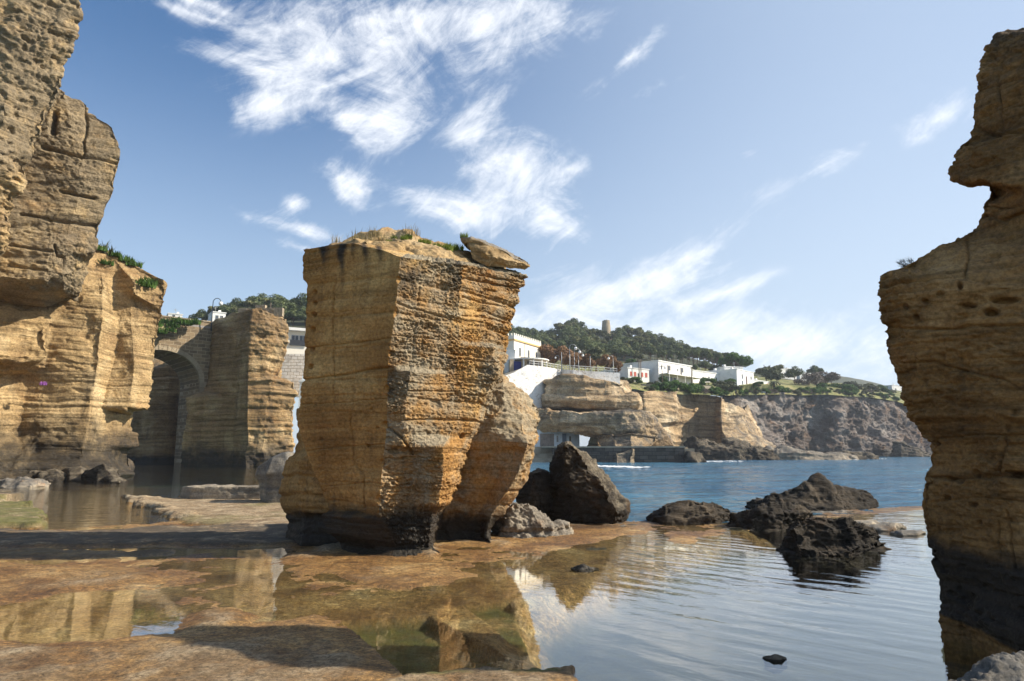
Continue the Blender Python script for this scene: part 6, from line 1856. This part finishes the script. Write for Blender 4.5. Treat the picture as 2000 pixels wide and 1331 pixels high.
# power poles
for px, pt, pb, Y, lb in [(1249, 704, 748, 198, 'left one of the twin wooden poles before the cottage'), (1252.5, 702, 748, 199, 'right one of the twin wooden poles before the cottage'), (1294, 712, 752, 196, 'wooden pole in front of the long house'), (1391, 682, 720, 300, 'utility pole on the slope below the pines'), (1351, 716, 750, 210, 'wooden pole at the right end of the long house'), (528, 592, 612, 150, 'thin mast behind the bastion top')]:
    b = P(px, pb, Y); Hh = P(px, pt, Y).z - b.z
    root = empty('utility_pole', b); tag(root, lb, 'pole')
    MB().tube([(0, 0, -0.5), (0, 0, Hh)], [0.16, 0.11], 8).build('shaft', M['wood'], root, True)
    MB().box(-0.8, 0.8, -0.06, 0.06, Hh - 0.6, Hh - 0.48).build('crossarm', M['wood'], root)


# ------------------------------------------------------------------ foam where the swell meets the shore
def foam(label, path, n, wd, seed):
    r = random.Random(seed)
    W = [G(a, b) for a, b in path]
    org = W[0]
    mb = MB()
    for i in range(n):
        k = r.randrange(len(W) - 1); p = W[k].lerp(W[k + 1], r.random())
        x, y = p.x - org.x + r.gauss(0, wd), p.y - org.y - abs(r.gauss(0, wd * 1.6))
        a, b = r.uniform(0.2, 0.8), r.uniform(0.08, 0.25); z = r.uniform(0.08, 0.16)
        q = len(mb.v); m = 7
        for j in range(m):
            t = 6.283 * j / m; e = r.uniform(0.6, 1.2)
            mb.v.append((x + a * e * math.cos(t), y + b * e * math.sin(t), z))
        mb.v.append((x, y, z + 0.06))
        for j in range(m): mb.f.append((q + j, q + (j + 1) % m, q + m))
    o = mb.build('foam', M['foam'], None, True); o.location = (org.x, org.y, 0)
    tag(o, label, 'foam', kind='stuff')


foam('white surf streak off the dark quay', [(1150, 911), (1240, 915)], 90, 1.0, 1)
foam('thin surf line at the end of the quay', [(1340, 903), (1440, 902)], 60, 0.8, 2)
foam('white surf along the black ledges under the grey cliff', [(1480, 897), (1560, 898), (1640, 898), (1720, 897)], 170, 1.2, 3)
# ------------------------------------------------------------------ vegetation
def leaf_mesh(name, blobs, n, size, mat, seed, up=0.0, stretch=1.0):
    """foliage: small two-triangle leaves through ellipsoid clumps [(centre, radii)]"""
    r = np.random.RandomState(seed)
    vol = np.array([b[1][0] * b[1][1] * b[1][2] for b in blobs]) ** 0.67
    pick = r.choice(len(blobs), n, p=vol / vol.sum())
    C = np.array([b[0] for b in blobs])[pick]; R = np.array([b[1] for b in blobs])[pick]
    d = r.normal(size=(n, 3)); d /= np.linalg.norm(d, axis=1, keepdims=True)
    rr = r.uniform(0.25, 1.0, n)[:, None] ** 0.5
    c = C + d * rr * R
    nrm = d + r.normal(size=(n, 3)) * 0.6 + np.array([0, 0, up]); nrm /= np.linalg.norm(nrm, axis=1, keepdims=True)
    a = np.cross(nrm, r.normal(size=(n, 3))); a /= np.linalg.norm(a, axis=1, keepdims=True)
    b = np.cross(nrm, a)
    s = size * r.uniform(0.55, 1.3, n)[:, None]
    v = np.stack([c - a * s * stretch, c - b * s * 0.5, c + a * s * stretch, c + b * s * 0.5 + nrm * s * 0.25], 1)
    f = np.arange(4 * n).reshape(n, 4)
    return np_mesh(name, v.reshape(-1, 3), f, mat, smooth=False)


def limb_mesh(name, paths, mat):
    mb = MB()
    for path, r0, r1 in paths:
        k = len(path)
        mb.tube(path, [r0 + (r1 - r0) * i / (k - 1) for i in range(k)], 6)
    me = bpy.data.meshes.new(name); me.from_pydata(mb.v, [], mb.f); me.materials.append(mat); me.update()
    return me


def tree_kind(seed, H, crown, spread, flat_, n, size, leaf, lean=0.05, trunk_h=0.5):
    """returns (crown mesh, trunk mesh); H total height, crown = radius"""
    r = random.Random(seed)
    blobs = []
    nb = r.randint(7, 11)
    for i in range(nb):
        a = r.uniform(0, 6.28); q = crown * math.sqrt(r.random()) * spread
        z = H - crown * flat_ * (0.35 + 0.9 * (q / crown) ** 1.5) + r.uniform(-0.12, 0.12) * H
        k = crown * r.uniform(0.30, 0.55)
        blobs.append(((q * math.cos(a), q * math.sin(a), z), (k, k, k * r.uniform(0.5, 0.8))))
    top = (r.uniform(-.5, .5), r.uniform(-.5, .5), H * 0.85)
    paths = [([(0, 0, -0.8), (lean * H * 0.4, 0, H * 0.35), top], H * 0.030, H * 0.012)]
    for b in blobs:
        s = (lean * H * 0.4, 0, H * r.uniform(trunk_h * 0.8, trunk_h * 1.2))
        paths.append(([s, ((s[0] + b[0][0]) / 2, (s[1] + b[0][1]) / 2, (s[2] + b[0][2]) / 2 - 0.1), b[0]], H * 0.013, H * 0.005))
    return leaf_mesh('crown', blobs, n, size, M[leaf], seed, up=0.5), limb_mesh('trunk', paths, M['trunk'])


def put_tree(name, label, cat, kind, loc, s=1.0, rz=0.0, group=None, sz=None):
    root = empty(name, loc, rz)
    root.scale = (s, s, sz or s)
    tag(root, label, cat, group)
    link(bpy.data.objects.new('trunk', kind[1]), root)
    link(bpy.data.objects.new('crown', kind[0]), root)
    return root


PINES = [tree_kind(500 + i, 9.0, (4.3, 3.6, 4.8, 4.0, 3.4)[i], 0.9, (0.55, 0.8, 0.5, 0.7, 0.9)[i], 1600, 0.55, 'pine2' if i in (1, 3) else 'pine', 0.05, 0.5) for i in range(5)]
SLIM = [tree_kind(520 + i, 9.0, 2.9, 0.9, 0.5, 900, 0.55, 'pine', 0.04, 0.62) for i in range(3)]
BROAD = [tree_kind(540 + i, 7.0, 4.0, 0.95, 0.95, 1900, 0.5, 'green', 0.03, 0.35) for i in range(2)]
OLIVE = [tree_kind(560 + i, 4.5, 2.6, 0.95, 0.95, 1100, 0.36, 'olive', 0.05, 0.3) for i in range(3)]
BARE = [tree_kind(580 + i, 4.5, 2.6, 0.95, 0.9, 800, 0.30, 'twig', 0.05, 0.25) for i in range(2)]
RUST = [tree_kind(600 + i, 5.0, 2.8, 0.95, 1.0, 2200, 0.33, 'rust', 0.05, 0.25) for i in range(3)]

rng = random.Random(11)
# pines over the tower hill
GP = 'pines covering the tower hill'
rows = [(3.98, 985, 1420, 14.0), (3.82, 985, 1440, 15), (3.66, 985, 1440, 15), (3.50, 990, 1450, 16), (3.34, 1000, 1450, 16), (3.18, 1010, 1460, 17), (3.04, 1020, 1440, 18), (2.85, 1030, 1420, 22)]
for v, x0, x1, st in rows:
    x = x0 + rng.uniform(0, 8)
    while x < x1:
        if not (abs(x - 1184) < 15 and v > 3.7):
            p = terrw(x, v - 3.0 + rng.uniform(-0.06, 0.06)) if v > 3 else terr(x, v)
            hgt = np.interp(x, [985, 1060, 1110, 1150, 1184, 1210, 1300, 1440], [0.75, 0.7, 1.0, 0.95, 0.6, 0.9, 0.95, 0.75])
            slim = x > 1270 and v < 3.4
            put_tree('pine_tree', 'dark green pine in the wood on the tower hill', 'pine tree', rng.choice(SLIM if slim else PINES), p - Vector((0, 0, 0.5)), hgt * rng.uniform(0.65, 1.2), rng.uniform(0, 6.28), GP)
        x += st * rng.uniform(0.75, 1.25)
GP2 = 'pines on the hill behind the bridge'
for v, x0, x1, st in [(2.05, 372, 640, 17), (1.9, 392, 640, 18), (1.7, 430, 640, 20), (1.45, 470, 640, 24)]:
    x = x0 + rng.uniform(0, 6)
    while x < x1:
        p = terr2(x, v)
        put_tree('pine_tree', 'dark pine on the hill behind the arch bridge', 'pine tree', rng.choice(PINES), p - Vector((0, 0, 0.6)), np.interp(x, [370, 420, 480, 640], [0.42, 0.62, 0.75, 0.8]) * rng.uniform(0.85, 1.12), rng.uniform(0, 6.28), GP2)
        x += st * rng.uniform(0.8, 1.2)


def at_top(px, py_top, py_base, Y, kind, label, name='tree', cat='tree', H=7.0, wide=1.0, group=None):
    b = P(px, py_base, Y); h = P(px, py_top, Y).z - b.z
    k = h / H
    return put_tree(name, label, cat, kind, b, k * wide, rng.uniform(0, 6.28), group, sz=k)


at_top(1437, 685, 724, 262, BROAD[0], 'big rounded bright green tree on the skyline above the houses', wide=1.15)
at_top(1498, 706, 752, 252, OLIVE[0], 'grey-green spreading tree right of the tall white house', H=4.5, wide=0.95)
at_top(1520, 712, 750, 262, PINES[1], 'dark tree behind the small palm', H=9.0, wide=0.9)
at_top(1553, 722, 752, 268, PINES[2], 'dark bushy tree before the flat grey-white house', H=9, wide=1.0)
at_top(1580, 726, 758, 272, BARE[0], 'bare grey bush on the right slope', 'bush', 'bush', 4.5, 1.3)
at_top(1612, 722, 757, 285, BARE[1], 'bare grey-brown tree on the right slope', H=4.5, wide=1.4)
at_top(1592, 718, 745, 330, PINES[0], 'dark pine top behind the bare trees', H=9.0, wide=1.1)
at_top(1625, 730, 760, 300, PINES[3], 'dark rounded tree right of the bare trees', H=9.0, wide=1.0)
at_top(1645, 744, 780, 282, BROAD[1], 'dark green bush hanging at the grey cliff edge', 'bush', 'bush', 7.0, 1.25)
at_top(1665, 743, 770, 300, OLIVE[1], 'olive bush on the right slope, left of three', 'bush', 'bush', 4.5, 1.4)
at_top(1692, 748, 772, 310, OLIVE[2], 'olive bush on the right slope, middle of three', 'bush', 'bush', 4.5, 1.5)
at_top(1718, 750, 776, 320, BROAD[0], 'green bush on the right slope, right of three', 'bush', 'bush', 7.0, 1.1)
at_top(1740, 757, 785, 330, OLIVE[0], 'last bush before the right pillar hides the slope', 'bush', 'bush', 4.5, 1.5)
at_top(1408, 742, 764, 196, OLIVE[1], 'scrubby grey bush at the end of the garden wall', 'bush', 'bush', 4.5, 1.4)
at_top(1432, 744, 768, 205, OLIVE[2], 'low grey scrub on the grass, left of the tall house', 'bush', 'bush', 4.5, 1.5)
at_top(1384, 735, 756, 202, BROAD[1], 'green garden bush by the low white house', 'bush', 'bush', 7.0, 1.2)
at_top(1425, 738, 754, 222, BROAD[0], 'dark clipped bush in front of the stepped house', 'bush', 'bush', 7.0, 1.4)
at_top(1482, 744, 756, 228, BROAD[1], 'round bush between the white houses', 'bush', 'bush', 7.0, 1.5)
at_top(1297, 733, 750, 200, BROAD[0], 'round dark shrub before the porch of the long house', 'shrub', 'shrub', 7.0, 1.1)
at_top(1236, 735, 752, 190, BROAD[1], 'green bush left of the red-shuttered cottage', 'bush', 'bush', 7.0, 1.5)
at_top(1222, 733, 756, 185, OLIVE[0], 'scrub at the end of the promenade', 'bush', 'bush', 4.5, 1.3)
at_top(1356, 712, 730, 250, PINES[4], 'dark pine behind the low white house', H=9.0)
at_top(1378, 708, 732, 260, PINES[0], 'dark pine between the low house and the big green tree', H=9.0)
at_top(1400, 712, 730, 262, OLIVE[1], 'olive tree left of the big green tree', H=4.5, wide=1.2)
at_top(1232, 698, 718, 260, BROAD[1], 'bright green tree above the gable wing', H=7.0)
# scrub along the cliff edge
for i in range(84):
    x = 1262 + i * 5.9 + rng.uniform(-5, 5)
    p = terr(x, rng.choice([0.55, 0.8, 1.0, 1.05, 1.1, 1.2, 1.35, 1.5]))
    put_tree('bush', 'low scrub bush on the grassy top of the far cliffs', 'bush', rng.choice([OLIVE[0], OLIVE[1], BROAD[0], BROAD[1], BARE[0]]), p - Vector((0, 0, 1.0)), rng.uniform(0.25, 0.62), rng.uniform(0, 6.28), 'scrub on the far cliff top')
# rusty tamarisks behind the promenade
for i, (px, pt, pb, Y, wd, lb) in enumerate([(1072, 668, 720, 172, 1.0, 'large rust-brown tamarisk beside the villa'), (1096, 676, 722, 168, 1.0, 'rust-brown tamarisk behind the first promenade lamp'), (1118, 690, 724, 160, 1.0, 'low rust-brown bush behind the lamp pair'), (1136, 682, 724, 170, 1.0, 'rust-brown tamarisk right of the lamp pair'),
                                            (1164, 676, 724, 172, 1.2, 'dark-topped tamarisk in the middle of the promenade'), (1186, 690, 728, 164, 0.9, 'rust-brown tamarisk before the last lamp'), (1202, 698, 732, 162, 0.8, 'rust-brown bush at the wall end'), (1150, 700, 726, 155, 1.0, 'low brown bush at the rail')]):
    at_top(px, pt, pb, Y, RUST[i % 3] if i != 4 else OLIVE[1], lb, 'bush', 'bush', 5.0 if i != 4 else 4.5, wd, 'rusty tamarisks along the promenade')


def tuft_mesh(name, n, h, spread, mat, seed, width=0.02, arch=0.5):
    r = np.random.RandomState(seed)
    v = []; f = []
    for i in range(n):
        a = r.uniform(0, 6.283); q = spread * math.sqrt(r.rand())
        bx, by = q * math.cos(a), q * math.sin(a)
        la = r.uniform(0, 6.283); l = h * r.uniform(0.4, 1.0); ar = arch * r.uniform(0.2, 1.0) * l
        dx, dy = math.cos(la), math.sin(la); wx, wy = -dy * width, dx * width
        b = len(v)
        v += [(bx - wx, by - wy, -0.03), (bx + wx, by + wy, -0.03), (bx + wx * .7 + dx * ar * .35, by + wy * .7 + dy * ar * .35, l * .6), (bx - wx * .7 + dx * ar * .35, by - wy * .7 + dy * ar * .35, l * .6), (bx + dx * ar, by + dy * ar, l)]
        f += [(b, b + 1, b + 2, b + 3), (b + 3, b + 2, b + 4)]
    me = bpy.data.meshes.new(name); me.from_pydata(v, [], f); me.materials.append(mat); me.update()
    return me


GRASS = tuft_mesh('grass_tuft', 160, 0.20, 0.16, M['grass'], 1, 0.007, 0.8)
DRY = tuft_mesh('dry_tuft', 60, 0.26, 0.18, M['dry_grass'], 2, 0.005, 0.5)
AGAVE = tuft_mesh('agave', 26, 1.2, 0.15, M['olive'], 3, 0.06, 0.5)
HERB = tuft_mesh('herb', 120, 0.6, 0.6, M['green'], 4, 0.05, 0.8)


def plant(mesh, name, label, cat, loc, s, group=None):
    o = bpy.data.objects.new(name, mesh); o.location = loc; o.scale = (s, s, s); o.rotation_euler = (0, 0, rng.uniform(0, 6.28))
    return tag(link(o), label, cat, group)


bpy.context.view_layer.update()
dg = bpy.context.evaluated_depsgraph_get()


def drop(px, py, Y, up=3.0):
    """find the surface under a point"""
    p = P(px, py, Y)
    ok, loc, nrm, *_ = SC.ray_cast(dg, p + Vector((0, 0, up)), Vector((0, 0, -1)))
    return loc if ok else p


TOPS = [(798, 456, 14.9, 1.0), (790, 458, 14.7, 0.9), (770, 455, 14.8, 0.8), (835, 476, 14.9, 0.9), (825, 470, 14.8, 0.9), (868, 482, 15.0, 1.3), (880, 488, 15.0, 1.4), (894, 492, 15.2, 1.3), (875, 490, 14.8, 1.2), (906, 494, 15.4, 1.0), (850, 478, 15.2, 0.9), (760, 470, 14.6, 0.7)]
for i, (px, py, Y, s) in enumerate(TOPS):
    plant(GRASS, 'grass_tuft', 'bright green grass tuft on top of the tall pillar', 'grass', drop(px, py, Y, 0.6), s * 0.62, 'grass tufts on the pillar top')
for i, (px, py, Y, s) in enumerate([(703, 462, 14.6, 1.0), (735, 455, 14.8, 1.0), (752, 453, 14.7, 0.9), (805, 454, 15, 1.1), (690, 470, 14.5, 0.9), (725, 460, 14.4, 0.8), (660, 480, 14.6, 0.8)]):
    plant(DRY, 'dry_grass_tuft', 'dry straw-coloured grass tuft on top of the tall pillar', 'grass', drop(px, py, Y, 0.6), s, 'dry tufts on the pillar top')
for i, (px, py, Y, s, lb) in enumerate([(205, 482, 53.6, 1.0, 'spiky agave on the rim of the golden cliff'), (218, 488, 53.8, 0.8, 'smaller spiky plant beside the agave on the cliff rim'), (232, 500, 54.2, 0.6, 'low spiky plant lowest on the cliff rim')]):
    plant(AGAVE, 'agave', lb, 'plant', drop(px, py, Y, 3), s)
for i, (px, py, Y, s) in enumerate([(248, 508, 54.5, 1.0), (262, 520, 54.5, 1.0), (284, 560, 53.4, 1.2), (290, 552, 53.8, 1.1), (210, 486, 53.2, 0.9), (196, 482, 53.5, 0.9), (225, 496, 54, 0.8)]):
    plant(HERB, 'herb', 'green herb clump near the top of the golden cliff', 'plant', drop(px, py, Y, 3), s, 'herbs on the golden cliff')
plant(tuft_mesh('flowers', 60, 0.5, 0.35, M['pink'], 8, 0.06, 0.9), 'flowers', 'small mauve flower clump on the golden cliff', 'flowers', P(84, 752, 48.2), 0.6)
for i, (px, py, Y) in enumerate([(312, 640, 93.0), (330, 634, 94.0), (345, 640, 94.2), (355, 632, 95.0), (370, 636, 95.4), (320, 652, 92.6), (385, 634, 96), (338, 650, 93.6)]):
    p = P(px, py, Y) - Vector((0.4, 0.9, 0)) * 0.6
    plant(HERB, 'herb', 'green herb growing out of the sunlit bridge wall', 'plant', p, 1.5, 'herbs on the bridge wall')
# palm beside the houses
c = P(1512, 754, 244)
root = empty('palm', c); tag(root, 'short palm with drooping fronds right of the white houses', 'palm')
MB().tube([(0, 0, -0.5), (0.1, 0, 1.4)], [0.35, 0.3], 8).build('trunk', M['trunk'], root, True)
for k in range(14):
    a = k * 6.283 / 14; l = 2.4 + 0.5 * (k % 3)
    path = [(l * t * math.cos(a), l * t * math.sin(a), 1.4 + 1.6 * t - 2.6 * t * t) for t in np.linspace(0, 1, 6)]
    mb = MB()
    for p_, q_ in zip(path[:-1], path[1:]):
        wx, wy = -math.sin(a) * 0.28, math.cos(a) * 0.28
        b = len(mb.v); mb.v += [(p_[0] - wx, p_[1] - wy, p_[2] - .12), (p_[0], p_[1], p_[2]), (p_[0] + wx, p_[1] + wy, p_[2] - .12), (q_[0] - wx, q_[1] - wy, q_[2] - .12), (q_[0], q_[1], q_[2]), (q_[0] + wx, q_[1] + wy, q_[2] - .12)]
        mb.f += [(b, b + 1, b + 4, b + 3), (b + 1, b + 2, b + 5, b + 4)]
    mb.build('frond', M['olive'], root)


# wind-bent shrub on the shoulder of the right pillar
def shrub():
    c = drop(1788, 492, 7.90, 0.6)
    root = empty('shrub', c); tag(root, 'dark wind-bent shrub on the shoulder of the right pillar', 'shrub')
    r = random.Random(3); paths = []; tips = []
    for k in range(9):
        a = r.uniform(2.2, 4.2) if k < 6 else r.uniform(-0.6, 0.8)
        l = r.uniform(0.10, 0.20); e = r.uniform(0.2, 0.9)
        p1 = (l * 0.5 * math.cos(a), 0.4 * l * math.sin(a), l * 0.5 * e + 0.03); p2 = (l * math.cos(a), l * 0.6 * math.sin(a), l * e + 0.03)
        paths.append(([(0, 0, -0.05), p1, p2], 0.008, 0.003)); tips.append(p2); tips.append(p1)
    link(bpy.data.objects.new('stems', limb_mesh('stems', paths, M['trunk'])), root)
    v = []; f = []
    for tpt in tips:
        for _ in range(34):
            a, e = r.uniform(0, 6.28), r.uniform(-0.3, 1.4); l = r.uniform(0.03, 0.075)
            d = Vector((math.cos(a) * math.cos(e), math.sin(a) * math.cos(e), math.sin(e)))
            s = d.cross(Vector((0, 0, 1))).normalized() * 0.0035
            b0 = Vector(tpt) + Vector((r.gauss(0, .015), r.gauss(0, .015), r.gauss(0, .01)))
            b = len(v); v += [tuple(b0 - s), tuple(b0 + s), tuple(b0 + d * l)]; f.append((b, b + 1, b + 2))
    me = bpy.data.meshes.new('needles'); me.from_pydata(v, [], f); me.materials.append(M['darkshrub']); me.update()
    link(bpy.data.objects.new('needles', me), root)


shrub()

# ------------------------------------------------------------------ sea air
def haze(density):
    m, t, out = new_mat('sea_haze')
    pv = t.node('ShaderNodeVolumePrincipled')
    pv.inputs['Color'].default_value = (0.80, 0.88, 1.0, 1)
    pv.inputs['Density'].default_value = density
    pv.inputs['Anisotropy'].default_value = 0.2
    t.l.new(pv.outputs[0], out.inputs['Volume'])
    o = MB().box(-950.0, 1600.0, -90.0, 3100.0, -4.0, 130.0).build('haze', m)
    o.display_type = 'WIRE'
    tag(o, 'thin bluish sea haze', 'haze', kind='stuff')


haze(0.00024)
